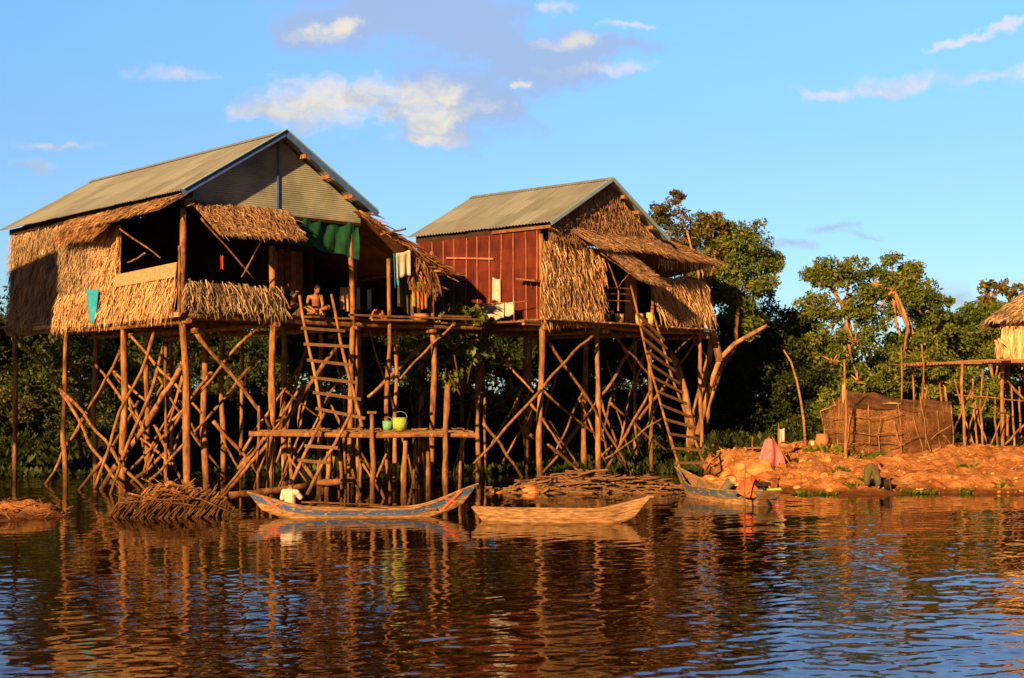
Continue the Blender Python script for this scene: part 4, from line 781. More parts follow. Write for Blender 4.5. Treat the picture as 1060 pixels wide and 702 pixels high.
# ------------------------------------------------------------------ boats
def boat(name, label, A, B, beam, depth, riseA, riseB, mats, stripe=0.5, endA=.05, endB=.05, thw=4, flat=0.0, rake=.8):
    """A, B: waterline ends (bow, stern); draws the planked hull from A to B with raised ends"""
    A = V(A); B = V(B); d = (B-A); L = d.length; d.normalize(); s = V((-d.y, d.x, 0)); c = (A+B)/2
    T = Thing(name, (c.x, c.y, 0), label, 'boat')
    n = 28; prof = [(0, 0, 0), (.55, 0, 0), (.80, .12, 0), (.90, .55, 0), (1.0, 1.0, 0)]  # (half-width, height)
    draft = -.10
    def section(t, off=0.0):
        e = abs(2*t-1); rise = (riseA if t < .5 else riseB)*max(0, (e-.35)/.65)**2.2
        wend = endA if t < .5 else endB
        hw = beam/2*max(wend, (1-e**2.6))
        keel = draft+rise*.72; top = depth+rise
        pts = []
        for (w, h, _) in prof: pts.append((hw*w-off*(w > 0), keel+(top-keel)*h+(off if h < .1 else 0)))
        return pts
    def rk(t, h): return d*((2*t-1)**7)*rake*h
    mb = MB(); k = len(prof)
    for off, flip in ((0, 0), (.03, 1)):
        vs = []
        for i in range(n+1):
            t = i/n; base = A.lerp(B, t); base.z = 0
            ps = section(t, off); z0_ = ps[0][1]
            for (w, z) in ps: vs.append(base+s*w+V((0, 0, z))+rk(t, z-z0_))
            for (w, z) in ps[1:]: vs.append(base-s*w+V((0, 0, z))+rk(t, z-z0_))
        m = 2*k-1
        for i in range(n):
            for side in (0, 1):
                idx = list(range(k)) if side == 0 else [0]+list(range(k, m))
                for j in range(k-1):
                    a, b_ = idx[j], idx[j+1]; mi = 1 if flip else (2 if j == 3 and stripe else 0)
                    fc = (i*m+a, i*m+b_, (i+1)*m+b_, (i+1)*m+a)
                    mb.add([vs[q_] for q_ in fc], [(0, 1, 2, 3)], .5, mi)
        if not flip:
            for i in (0, n):
                fc = [i*m+j for j in range(k)][::-1]+[i*m+j for j in range(k, m)]
                mb.add([vs[q_] for q_ in fc], [tuple(range(len(fc)))], .5, 0)
    T.part(mb, 'hull', mats)
    for side in (1, -1):
        g_ = MB(); pts = []
        for i in range(n+1):
            t = i/n; base = A.lerp(B, t); w, z = section(t)[-1]; pts.append(V((base.x, base.y, 0))+s*side*(w-.01)+V((0, 0, z))+rk(t, z-section(t)[0][1]))
        g_.tube(pts, .022, 6, wob=.05); T.part(g_, 'gunwale', mats[3] if len(mats) > 3 else mats[0])
    for side in (1, -1):
        g_ = MB(); pts = []
        for i in range(n+1):
            t = i/n; base = A.lerp(B, t); w, z = section(t)[3]; pts.append(V((base.x, base.y, 0))+s*side*(w+.004)+V((0, 0, z))+rk(t, z-section(t)[0][1]))
        g_.tube(pts, .010, 5, wob=.1); T.part(g_, 'rubbing_strip', 'hull_in')
    for i in range(thw):
        t = .22+.56*i/max(1, thw-1); base = A.lerp(B, t); w, z = section(t)[-1]
        g_ = MB(); g_.beam(V((base.x, base.y, z-.06))-s*w*.93, V((base.x, base.y, z-.06))+s*w*.93, .12, .025); T.part(g_, 'thwart', 'hull_in')
    T.sec = section; T.A = A; T.B = B; T.s = s; T.d = d
    return T
b1 = boat('wooden_boat', 'long narrow boat with a chipped blue stripe and upturned ends carrying a child', atZ(271, 536, 0), atZ(479, 534, 0), .62, .17, .36, .50, ['hull_wood', 'hull_in', 'hull_blue'], thw=3)
def xmark(mb, T_, t, side):
    base = T_.A.lerp(T_.B, t); w, z = T_.sec(t)[3]; w2, z2 = T_.sec(t)[4]
    o = -T_.s*side if False else None
for (t, w) in ((.075, .16), (.925, .16)):
    mbx = MB()
    for (t0, t1, f0, f1) in ((t-.03, t+.03, .25, 1.0), (t+.03, t-.03, .25, 1.0)):
        P = []
        for tt, ff in ((t0, f0), (t1, f1)):
            base = b1.A.lerp(b1.B, tt); (w1_, z1_), (w2_, z2_) = b1.sec(tt)[2], b1.sec(tt)[4]
            ww = w1_+(w2_-w1_)*ff; zz = z1_+(z2_-z1_)*ff
            sgn = 1 if b1.s.y < 0 else -1
            P.append(V((base.x, base.y, zz))+b1.s*sgn*(ww+.012)+b1.d*((2*tt-1)**7)*.8*(zz-b1.sec(tt)[0][1]))
        mbx.beam(P[0], P[1], .012, .05)
    b1.part(mbx, 'painted_cross', 'hull_red')
b2 = boat('wooden_boat', 'bare pale plank boat with a square pink tipped bow, in front of the log heap', atZ(503, 539, 0), atZ(656, 541, 0), .66, .23, .04, .28, ['hull_wood', 'hull_in', 'hull_wood'], endA=.35, endB=.30, thw=5)
g_ = MB(); w_, z_ = b2.sec(1.0)[-1]; pb = b2.B+b2.d*.8*(z_-b2.sec(1.0)[0][1]); g_.beam(V((pb.x, pb.y, z_+.012))-b2.s*w_, V((pb.x, pb.y, z_+.012))+b2.s*w_, .14, .03); b2.part(g_, 'bow_cap', 'pink')
b3 = boat('wooden_boat', 'grey blue boat moored by the long ladder with orange cloth at its stern', atZ(708, 512, 0), atZ(791, 524, 0), .95, .30, .38, .08, ['hull_wood', 'hull_in', 'hull_grey'], endA=.10, endB=.55, thw=0)
P = b3.A.lerp(b3.B, .97); 
def eng(mb):
    mb.pole(V((P.x, P.y, .55)), V((P.x+.12, P.y-.55, -.15)), .03, .025, 4, .02); mb.box(V((P.x+.02, P.y-.05, .50)), .34, .2, .08)
b3.part(MB(), 'x', 'black') if False else None
one(b3, 'outboard_shaft', 'black', eng)
one(b3, 'mooring_stake', 'post', lambda mb: mb.pole(atZ(771, 526, 0)-V((0, 0, .5)), atZ(771, 526, 0)+V((.02, 0, 1.1)), .025, .02, 6, .02))
one(b3, 'tail_board', 'lime', lambda mb: mb.beam(atY(794, 507, 31.0), atY(808, 506, 31.0), .12, .05))
# things in boat 3
P = b3.A.lerp(b3.B, .52)
t_ = Thing('metal_bucket', (P.x, P.y, .12), 'dented metal pail lying tilted in the moored boat', 'bucket')
def bucket(mb):
    mb.lathe((0, 0, 0), [(0, 0), (.10, 0), (.13, .30), (.135, .30), (.12, .285), (.09, .02), (0, .02)], 16)
mb = MB(); bucket(mb); R = Matrix.Rotation(math.radians(38), 4, V((0.3, 1, 0))); mb.v = [tuple(V((P.x, P.y, .22))+R @ V(v)) for v in mb.v]; t_.part(mb, 'pail', 'steel', True)
mb = MB(); mb.tube([V((P.x, P.y, .22))+R @ V((.135*math.cos(a), .135*math.sin(a)*.3, .3+.14*math.sin(a))) for a in np.linspace(0, math.pi, 9)], .006, 5); t_.part(mb, 'handle', 'black')

# draped cloth helper: height field over an ellipse
def drape(name, label, cat, c, rx, ry, h, mat, seed=0, top=None, n=26, group=None, fold=.06):
    r = random.Random(seed); ph = [r.uniform(0, 6) for _ in range(6)]; vs = []; fs = []
    for i in range(n+1):
        for j in range(n):
            a = 2*math.pi*j/n; t = i/n; k = 1+.14*math.sin(3*a+ph[0])+.09*math.sin(5*a+ph[1])
            w = (t**1.0)*k; z = h*(1-t**2.2)+fold*math.sin(6*a+ph[2]+2*t)*t+fold*.7*math.sin(9*t+4*a+ph[3])
            vs.append((c[0]+rx*w*math.cos(a), c[1]+ry*w*math.sin(a), c[2]+max(z, .005)))
    for i in range(n):
        for j in range(n): fs.append((i*n+j, i*n+(j+1) % n, (i+1)*n+(j+1) % n, (i+1)*n+j))
    mb = MB(); mb.add(vs, fs, .5); o = mb.build(name, mat, None, True); tag(o, label, cat, group); return o
P = b3.A.lerp(b3.B, .86); drape('cloth_bundle', 'orange red cloth heaped over the stern of the moored boat', 'cloth', (P.x, P.y, .20), .42, .62, .40, 'orange_cloth', 3)
P = b3.A.lerp(b3.B, .90); drape('cloth_bundle', 'small navy cloth under the orange one at the stern of the moored boat', 'cloth', (P.x+.12, P.y-.30, .16), .34, .26, .22, 'navy', 5)
# paddle in boat one
P0 = atY(312, 520, 28.5); P1 = atY(432, 526, 28.4)
T = Thing('paddle', P0, 'long wooden paddle lying along the blue striped boat', 'paddle'); pole_part(T, 'shaft', P0, P1, .022, .018); one(T, 'blade', 'hull_wood', lambda mb: mb.beam(P1, P1+(P1-P0).normalized()*.4, .12, .02))

# ------------------------------------------------------------------ people
def fuse(mb, vox):
    me = bpy.data.meshes.new('tmp'); me.from_pydata(mb.v, [], mb.f); o = bpy.data.objects.new('tmp', me); COL.objects.link(o)
    md = o.modifiers.new('r', 'REMESH'); md.mode = 'VOXEL'; md.voxel_size = vox; md.use_smooth_shade = True
    sm = o.modifiers.new('s', 'SMOOTH'); sm.iterations = 4; sm.factor = .5
    dg = bpy.context.evaluated_depsgraph_get(); r = bpy.data.meshes.new_from_object(o.evaluated_get(dg)); bpy.data.objects.remove(o); bpy.data.meshes.remove(me); return r
def limb(mb, pts, rad):
    pts = [V(p) for p in pts]; P = []; R_ = []
    for i in range(len(pts)-1):
        for k in range(5): t = k/5; P.append(pts[i].lerp(pts[i+1], t)); R_.append(rad[i]+(rad[i+1]-rad[i])*t)
    P.append(pts[-1]); R_.append(rad[-1]); mb.tube(P, R_, 12)
    for p_, r_ in zip(pts, rad): mb.ellipsoid(p_, (r_, r_, r_), 12, 8)
def meshobj(me, name, mat, T):
    me.name = name; me.materials.clear(); me.materials.append(M[mat]); o = bpy.data.objects.new(name, me); COL.objects.link(o); place(o, T.o); return o
def person(label, J, H, clothes, group=None, hairlen=0.0):
    """J: joints in world space; H: standing height; clothes: list of (name, mat, [limb chains])"""
    T = Thing('person', J['pelvis'], label, 'person', group); k = H/1.7; J = {a: V(b) for a, b in J.items()}
    mb = MB()
    up = (J['neck']-J['pelvis']).normalized(); sh = (J['sr']-J['sl']).normalized()
    limb(mb, [J['pelvis'], J['pelvis'].lerp(J['neck'], .4), J['pelvis'].lerp(J['neck'], .8), J['neck']], [.125*k, .11*k, .12*k, .06*k])
    limb(mb, [J['sl'], J['pelvis'].lerp(J['neck'], .82), J['sr']], [.055*k, .10*k, .055*k])
    for s_ in 'lr':
        limb(mb, [J['s'+s_], J['e'+s_], J['w'+s_]], [.052*k, .04*k, .028*k])
        limb(mb, [J['h'+s_], J['k'+s_], J['a'+s_]], [.085*k, .056*k, .036*k])
        ft = J['f'+s_]; limb(mb, [J['a'+s_], J['a'+s_].lerp(ft, .5), ft], [.036*k, .036*k, .024*k])
        # hand: palm, four fingers, thumb
        d = (J['w'+s_]-J['e'+s_]).normalized(); x, y = perp(d); palm = J['w'+s_]+d*.05*k
        mb.ellipsoid(palm, (.032*k, .032*k, .032*k), 10, 8)
        for i in range(4):
            o_ = x*(i-1.5)*.019*k; l = (.075, .088, .082, .062)[i]*k
            p0 = palm+o_; p1 = p0+d*l*.55+x*(i-1.5)*.004*k; p2 = p1+(d*.6+y*.5).normalized()*l*.5
            limb(mb, [p0, p1, p2], [.011*k, .010*k, .008*k])
        th = x*(-.03*k); limb(mb, [palm-d*.02*k, palm+th+d*.015*k, palm+th*1.4+d*.045*k], [.014*k, .011*k, .009*k])
    hd = J['head']; fw = J.get('face', V((0, -1, 0))); fw = (fw-up*0).normalized(); hu = (hd-J['neck']).normalized(); rt = fw.cross(hu).normalized(); fw = hu.cross(rt).normalized()
    limb(mb, [J['neck'], hd-hu*.04*k], [.052*k, .05*k])
    Rm = Matrix((rt, fw, hu)).transposed()
    mb.ellipsoid(hd, (.075*k, .092*k, .115*k), 18, 14, rot=Rm); mb.ellipsoid(hd+fw*.03*k-hu*.06*k, (.05*k, .055*k, .055*k), 14, 10, rot=Rm)
    limb(mb, [hd+fw*.088*k+hu*.01*k, hd+fw*.108*k-hu*.03*k], [.010*k, .016*k])
    for sg in (1, -1): mb.ellipsoid(hd+rt*sg*.077*k-hu*.01*k, (.012*k, .022*k, .032*k), 8, 8, rot=Rm)
    body = meshobj(fuse(mb, .009*k), 'body', 'skin', T)
    e_ = MB()
    for sg in (1, -1): e_.ellipsoid(hd+rt*sg*.032*k+fw*.078*k+hu*.012*k, (.013*k, .008*k, .008*k), 8, 6, rot=Rm)
    e_.ellipsoid(hd+fw*.080*k-hu*.062*k, (.024*k, .008*k, .006*k), 8, 6, rot=Rm); T.part(e_, 'eyes_and_mouth', 'hair', True)
    h_ = MB(); h_.ellipsoid(hd-fw*.018*k+hu*.028*k, (.086*k, .092*k, .105*k), 18, 14, rot=Rm, jit=.03)
    if hairlen: h_.ellipsoid(hd-fw*.06*k-hu*hairlen*.5, (.06*k, .04*k, hairlen*.6+.05), 12, 10, rot=Rm)
    T.part(h_, 'hair', 'hair', True)
    for (nm, mt, chains) in clothes:
        c_ = MB()
        for (pts, rad) in chains: limb(c_, [J[a] if isinstance(a, str) else a for a in pts], [r_*k for r_ in rad])
        meshobj(fuse(c_, .012*k), nm, mt, T)
    return T
def lerpJ(a, b_, t): return V(a).lerp(V(b_), t)
# child in boat one: back to the camera, elbow out
S = atY(300, 529, 28.55); S.z = .17
def rel(S, x, y, z): return S+V((x, y, z))
rel0 = rel
rel = lambda S, x, y, z: S+V((x, y, z))*1.15
J = dict(pelvis=rel(S, 0, 0, 0), neck=rel(S, .015, -.01, .33), head=rel(S, .02, .01, .44), face=V((.5, .85, -.1)), sl=rel(S, -.10, 0, .29), sr=rel(S, .125, 0, .28), el=rel(S, -.15, .06, .15), er=rel(S, .20, .06, .17), wl=rel(S, -.08, .22, .10), wr=rel(S, .12, .20, .12),
    hl=rel(S, -.06, .02, -.02), hr=rel(S, .06, .02, -.02), kl=rel(S, -.10, .20, .06), kr=rel(S, .14, .18, .06), al=rel(S, -.05, .22, -.10), ar=rel(S, .10, .24, -.10), fl=rel(S, -.06, .30, -.11), fr=rel(S, .12, .32, -.11))
person('child in a white shirt sitting in the blue striped boat with back turned', J, 1.28, [
    ('shirt', 'white', [(['pelvis', lerpJ(J['pelvis'], J['neck'], .5), lerpJ(J['pelvis'], J['neck'], .85)], [.165, .155, .13]), (['sl', lerpJ(J['pelvis'], J['neck'], .84), 'sr'], [.082, .12, .082]), (['sl', lerpJ(J['sl'], J['el'], .8)], [.085, .075]), (['sr', lerpJ(J['sr'], J['er'], .8)], [.085, .08])]),
    ('collar', 'orange_cloth', [([lerpJ(J['pelvis'], J['neck'], .93), 'neck'], [.085, .075])]),
    ('shorts', 'navy', [(['pelvis', 'hl', lerpJ(J['hl'], J['kl'], .7)], [.14, .10, .08]), (['pelvis', 'hr', lerpJ(J['hr'], J['kr'], .7)], [.14, .10, .08])])])
rel = rel0
# shirtless man seated on the veranda
S = H1.hit(328, 321, 'v', .1); S.z = FZ1+.10
J = dict(pelvis=rel(S, -.03, .05, .02), neck=rel(S, -.02, -.08, .47), head=rel(S, .03, -.15, .60), face=V((.6, -.75, -.25)), sl=rel(S, -.20, -.06, .41), sr=rel(S, .12, -.02, .42), el=rel(S, -.24, -.18, .20), er=rel(S, .17, -.12, .19), wl=rel(S, -.02, -.34, .05), wr=rel(S, .16, -.32, .05),
    hl=rel(S, -.12, .0, .0), hr=rel(S, .08, 0, 0), kl=rel(S, -.36, -.22, .12), kr=rel(S, .34, -.22, .14), al=rel(S, .02, -.30, -.03), ar=rel(S, -.06, -.36, -.03), fl=rel(S, .14, -.36, -.05), fr=rel(S, -.18, -.42, -.05))
person('bare chested man sitting cross legged on the veranda beside the ladder top', J, 1.55, [('shorts', 'floral', [(['pelvis', 'hl', lerpJ(J['hl'], J['kl'], .9)], [.14, .11, .09]), (['pelvis', 'hr', lerpJ(J['hr'], J['kr'], .9)], [.14, .11, .09])])])
S = H1.hit(295, 321, 'v', .25); S.z = FZ1+.10
hnd = lt1+V((-.02, -.02, .02))
J = dict(pelvis=rel(S, 0, .1, .02), neck=rel(S, .02, 0, .52), head=rel(S, .05, -.06, .66), face=V((.6, -.7, -.1)), sl=rel(S, -.16, 0, .46), sr=rel(S, .18, .03, .47), el=rel(S, -.10, -.20, .28), er=rel(S, .22, -.22, .34), wl=rel(S, .14, -.40, .12), wr=hnd+V((-.06, .05, .06)),
    hl=rel(S, -.1, .05, 0), hr=rel(S, .1, .05, 0), kl=rel(S, -.34, -.16, .12), kr=rel(S, .32, -.10, .14), al=rel(S, .02, -.25, -.03), ar=rel(S, -.06, -.3, -.03), fl=rel(S, .14, -.3, -.05), fr=rel(S, -.18, -.36, -.05))
J['er'] = J['sr'].lerp(J['wr'], .5)+V((0, .02, -.10))
person('person in a dark shirt sitting on the veranda reaching out to the ladder rail', J, 1.6, [
    ('shirt', 'dkblue', [(['pelvis', lerpJ(J['pelvis'], J['neck'], .5), lerpJ(J['pelvis'], J['neck'], .85)], [.145, .135, .125]), (['sl', lerpJ(J['pelvis'], J['neck'], .82), 'sr'], [.07, .11, .07]), (['sl', lerpJ(J['sl'], J['el'], .6)], [.068, .06]), (['sr', lerpJ(J['sr'], J['er'], .6)], [.068, .06])]),
    ('trousers', 'black', [(['pelvis', 'hl', 'kl', lerpJ(J['kl'], J['al'], .8)], [.14, .11, .08, .06]), (['pelvis', 'hr', 'kr', lerpJ(J['kr'], J['ar'], .8)], [.14, .11, .08, .06])])], hairlen=.12)
# child bending over on the shore
S = atY(903, 511, 34.75); S.z = max(bz(S.x, S.y), -.02)
J = dict(pelvis=rel(S, 0, .10, .54), neck=rel(S, .17, .32, .60), head=rel(S, .27, .33, .58), face=V((.5, .1, -1)), sl=rel(S, .08, .36, .58), sr=rel(S, .25, .24, .52), el=rel(S, .0, .44, .28), er=rel(S, .26, .44, .26), wl=rel(S, .03, .48, .13), wr=rel(S, .24, .50, .12),
    hl=rel(S, -.08, .08, .50), hr=rel(S, .08, .08, .50), kl=rel(S, -.12, .04, .27), kr=rel(S, .15, .05, .27), al=rel(S, -.12, .08, .05), ar=rel(S, .18, .08, .05), fl=rel(S, -.12, .20, .03), fr=rel(S, .20, .20, .03))
person('child in olive trousers bending over at the edge of the orange bank', J, 1.15, [
    ('trousers', 'olive', [(['hl', 'pelvis', 'hr'], [.17, .19, .17]), (['pelvis', 'hl', 'kl', lerpJ(J['kl'], J['al'], .45)], [.17, .165, .135, .12]), (['pelvis', 'hr', 'kr', lerpJ(J['kr'], J['ar'], .45)], [.17, .165, .135, .12])]),
    ('shirt', 'pink', [([lerpJ(J['pelvis'], J['neck'], .15), lerpJ(J['pelvis'], J['neck'], .5), lerpJ(J['pelvis'], J['neck'], .85)], [.15, .14, .125]), (['sl', 'sr'], [.08, .08])])])

# ------------------------------------------------------------------ hung cloths and small things
def hung(name, label, cat, tl, tr, L, mat, waves=3, amp=.03, group=None, taper=0.0, seed=0):
    tl = V(tl); tr = V(tr); n = 16; m = 8; sd_ = (tr-tl); nn = V((sd_.y, -sd_.x, 0)).normalized(); vs = []; fs = []; r = random.Random(seed); ph = r.uniform(0, 6)
    for j in range(m+1):
        for i in range(n+1):
            s = i/n; t = j/m; sc = 1-taper*t
            p_ = tl+sd_*((s-.5)*sc+.5)+V((0, 0, -L*t*(1+.06*math.sin(s*5+ph))-.03*math.sin(math.pi*s)*(1-t)))+nn*amp*math.sin(2*math.pi*waves*s+ph)*(.3+t)
            vs.append(p_)
    for j in range(m):
        for i in range(n): a = j*(n+1)+i; fs.append((a, a+1, a+n+2, a+n+1))
    mb = MB(); mb.add(vs, fs, .5); o = mb.build(name, mat, None, True)
    sol = o.modifiers.new('thickness', 'SOLIDIFY'); sol.thickness = .008
    return tag(o, label, cat, group)
h1 = H1.hit
hung('hanging_cloth', 'turquoise cloth hanging over the thatch side wall of the large house', 'cloth', h1(89, 299, 'u', -.42), h1(102, 299, 'u', -.42), .85, 'teal', 1, .03, taper=.55, seed=2)
hung('hanging_shirt', 'cream patterned shirt hanging under the rusty lean-to', 'shirt', h1(410, 262, 'v', -.2), h1(425, 258, 'v', -.2), .72, 'white', 2, .02, taper=.05, seed=3)
hung('hanging_cloth', 'narrow turquoise cloth hanging left of the cream shirt', 'cloth', h1(407, 262, 'v', -.1), h1(413, 262, 'v', -.1), .9, 'teal', 1, .03, taper=.3, seed=4)
hung('hanging_cloth', 'long dark grey cloth hanging to the veranda floor behind the cream shirt', 'cloth', h1(412, 272, 'v', .15), h1(429, 283, 'v', .15), 1.25, 'grey_cloth', 3, .03, seed=5)
hung('hanging_sarong', 'orange and green patterned sarong hanging by the veranda post', 'sarong', h1(427, 291, 'v', -.12), h1(443, 291, 'v', -.12), .74, 'sarong', 4, .025, seed=6)
hung('hanging_cloth', 'small white rag hanging between shirt and sarong', 'cloth', h1(426, 282, 'v', .0), h1(435, 285, 'v', .0), .26, 'greywhite', 1, .02, taper=.3, seed=7)
hung('hanging_cloth', 'pale blue cloth hanging right of the tall veranda post', 'cloth', h1(367, 297, 'v', .9), h1(372, 297, 'v', .9), .65, 'lightblue', 1, .02, seed=8)
hung('hanging_cloth', 'narrow pale blue cloth hanging in the dark of the lean-to', 'cloth', h1(380, 299, 'v', .9), h1(384, 299, 'v', .9), .6, 'lightblue', 1, .02, seed=9)
hung('hanging_cloth', 'tan cloth bundle hanging behind the man at the tall post', 'cloth', h1(352, 297, 'v', .35), h1(361, 296, 'v', .35), .65, 'mat', 2, .04, seed=10)
hung('hanging_cloth', 'thin red cloth hanging in the dark front window', 'cloth', h1(228, 264, 'v', .3), h1(231, 264, 'v', .3), .36, 'redplastic', 1, .02, seed=11)
h2 = H2.hit
hung('hanging_cloth', 'grey white cloth hanging on the red wall above the laundry rail', 'cloth', h2(510, 287, 'u', -.1), h2(518, 289, 'u', -.1), .72, 'greywhite', 2, .02, taper=-.1, seed=12)
LP0, LP1 = h2(499, 317, 'u', -.65), h2(533, 312, 'u', -.6)
T = Thing('laundry_rail', LP0, 'thin pole rail holding white laundry below the red wall', 'rail'); pole_part(T, 'pole', LP0-V((.3, -.2, 0)), LP1+V((.4, -.3, 0)), .018, .015)
for tt in (0.02, .98): P = LP0.lerp(LP1, tt); pole_part(T, 'support', V((P.x, P.y, FZ2-.12)), P, .018, .015)
for i, (a, b_, L_) in enumerate(((.0, .35, .42), (.37, .68, .46), (.70, .95, .40))):
    hung('laundry', ('wide white laundry cloth at the left end of the rail', 'white laundry cloth in the middle of the rail', 'white laundry cloth at the right end of the rail')[i], 'laundry', LP0.lerp(LP1, a)-V((0, .03, 0)), LP0.lerp(LP1, b_)-V((0, .03, 0)), L_, 'greywhite', 3, .02, 'laundry below the red wall', seed=20+i)
T = Thing('wall_shelf', h2(548, 291, 'u', -.2), 'small board shelf sticking out of the red wall near its corner', 'shelf'); one(T, 'board', 'plank', lambda mb: mb.beam(h2(538, 289, 'u', -.25), h2(558, 291, 'u', -.25), .35, .05)); pole_part(T, 'bracket', h2(551, 298, 'u', -.05), h2(548, 291, 'u', -.3), .02)

def pot(name, label, c, r, h, mat, cat='bucket', handle=True, group=None, belly=1.0, plant=False):
    T = Thing(name, c, label, cat, group)
    mb = MB(); mb.lathe(c, [(0, 0), (r*.85, 0), (r*belly, h*.5), (r, h), (r*.93, h), (r*.9, h*.1), (0, h*.1)], 18); bd_ = T.part(mb, 'body', mat, True)
    if handle:
        mb = MB(); mb.tube([V(c)+V((r*math.cos(a), 0, h+r*.9*math.sin(a))) for a in np.linspace(0, math.pi, 9)], .008, 5); T.part(mb, 'handle', 'steel', parent=bd_)
    mb = MB(); mb.tube([V(c)+V((r*1.01*math.cos(a), r*1.01*math.sin(a), h)) for a in np.linspace(0, 2*math.pi, 19)], .010, 5, cap=False); T.part(mb, 'rim', mat, parent=bd_)
    return T
P = atY(401, 443, 33.7); P.z = 1.66; pot('plastic_pail', 'smaller mint green pail on the landing stage', P, .12, .22, 'bluegreen')
P = atY(414, 443, 33.7); P.z = 1.66; pot('plastic_pail', 'larger yellow green pail holding leafy stems on the landing stage', P, .18, .30, 'lime')
P = h1(436, 327, 'v', .05); P.z = FZ1; pot('woven_basket', 'round brown basket on the veranda floor under the sarong', P, .21, .20, 'clay', 'basket', False, belly=1.15)
P = h2(641, 322, 'v', .1); P.z = FZ2; pot('woven_basket', 'tan basket on the doorstep left of the steep ladder', P, .15, .30, 'mat', 'basket', False)
P = h2(662, 324, 'v', .0); P.z = FZ2; pot('storage_tin', 'yellowish square-looking tin just right of the ladder top', P, .13, .34, 'cream', 'tin', False)
P = h2(673, 324, 'v', .0); P.z = FZ2; pot('storage_tin', 'taller yellowish tin against the right hand thatch panel', P, .125, .40, 'cream', 'tin', False)
P = h1(333, 322, 'v', -.1); P.z = FZ1; pot('bowl', 'small pale bowl on the veranda in front of the seated man', P, .10, .08, 'cream', 'bowl', False)
drape('cloth_heap', 'orange cloth heap on the floor under the lean-to', 'cloth', tuple(h1(391, 326, 'v', .5).xy)+(FZ1,), .26, .26, .28, 'orange_cloth', 8)

# brush heap in the water
def brush(cx, cy, rx, ry, h, n, label):
    T = Thing('brush_heap', (cx, cy, 0), label, 'brush heap')
    mb = MB(); mb.ellipsoid((cx, cy+.12, -.14), (rx*.88, ry*.62, h*.92), 24, 14, jit=.05); T.part(mb, 'mud_core', 'soil')
    mb = MB()
    for i in range(n):
        x = random.uniform(-1, 1); e = math.sqrt(max(0, 1-x*x*.92)); f0 = random.uniform(.35, 1.0)
        z0 = h*e*f0*1.05; y0 = cy-ry*(.15+.55*(1-f0))*e-.05; lean = random.gauss(.55, .14)-(.5 if x > .8 else 0)
        t0 = V((cx+rx*x+lean*.3, y0, z0)); z1 = max(-.06, z0-random.uniform(.25, .55)); y1 = cy-ry*(.98-.5*max(z1, 0)/h)*max(e, .35)-.08
        mb.pole(t0, (t0.x-lean*(z0-z1)*1.3, y1, z1), .020, .014, 3, .03, 5)
    for i in range(90):
        a = random.uniform(0, 6.28); rr = random.random(); p0 = V((cx+rx*rr*math.cos(a)*.9, cy+ry*rr*math.sin(a), h*math.sqrt(max(0, 1-rr*rr))*.95)); d_ = V((random.uniform(-1, 1), random.uniform(-1, .2), random.uniform(-.15, .5))).normalized()
        mb.pole(p0, p0+d_*random.uniform(.15, .4), .014, .006, 3, .06, 4)
    for (a0, a1) in (((-.6, .75), (.5, .35)), ((-.75, .45), (.3, .55)), ((.1, .8), (1.0, .2))):
        mb.pole((cx+rx*a0[0], cy-ry*.75, h*a0[1]), (cx+rx*a1[0], cy-ry*.8, h*a1[1]), .02, .014, 6, .03, 6)
    T.part(mb, 'sticks', 'post')['kind'] = 'stuff'
    return T
T = brush(atY(179, 0, 28.9).x, 28.9, 1.3, .8, .66, 130, 'domed heap of lashed sticks and mud standing in the water left of the boat')
c = atY(176, 505, 28.9); one(T, 'clay_lump', 'clay', lambda mb: mb.ellipsoid(c, (.17, .17, .15), 14, 10, jit=.03), smooth_=True)
# logs
def log(label, a, b_, r, mat='post', group=None):
    mb = MB(); mb.pole(a, b_, r, r*.85, 10, .012, 10); o = mb.build('log', mat, None, True); tag(o, label, 'log', group)
log('long squared log reaching from the brush heap to the landing stage', atY(238, 513, 30.6), atY(318, 503, 31.6), .085)
T = Thing('log_heap', (1.8, 36.2, .1), 'low heap of old logs, mud clods and sticks behind the pale boat', 'log heap')
mb = MB()
for i in range(320):
    x = random.uniform(-.8, 4.4); y = random.uniform(35.2, 36.4); z = bz(x, y)+.05+(.16*random.random() if x > .6 else 0); l = random.uniform(.15, .9); a = random.gauss(0, .55)
    mb.pole((x, y, z+random.uniform(-.03, .10)), (x+l*math.cos(a), y+l*math.sin(a), z+random.uniform(-.12, .16)), random.uniform(.010, .040), None, 4, .03, 7)
T.part(mb, 'logs', 'rung', True)['kind'] = 'stuff'
mb = MB()
for i in range(24):
    x = random.uniform(-1.1, 4.2) if i > 18 else random.uniform(-1.1, .6); y = random.uniform(35.2, 36.0); r = random.uniform(.07, .15)*(1.2 if x < 1 else .8); mb.ellipsoid((x, y, bz(x, y)+r*.2), (r*1.4, r, r*.75), 10, 7, jit=.12)
T.part(mb, 'clods', 'mud', True)['kind'] = 'stuff'
# spit debris
T = Thing('debris_heap', (-10.4, 28.2, .2), 'dry twig litter on the small mud spit at the left edge', 'debris')
mb = MB()
for i in range(260):
    x = random.uniform(-12.3, -8.8); y = random.uniform(27.0, 29.8); z = bz(x, y)
    if z < .02: continue
    a = random.uniform(0, 6.28); l = random.uniform(.1, .5); mb.pole((x, y, z), (x+l*math.cos(a), y+l*math.sin(a), z+random.uniform(0, .12)), .014, .006, 3, .05, 5)
T.part(mb, 'twigs', 'plank')['kind'] = 'stuff'

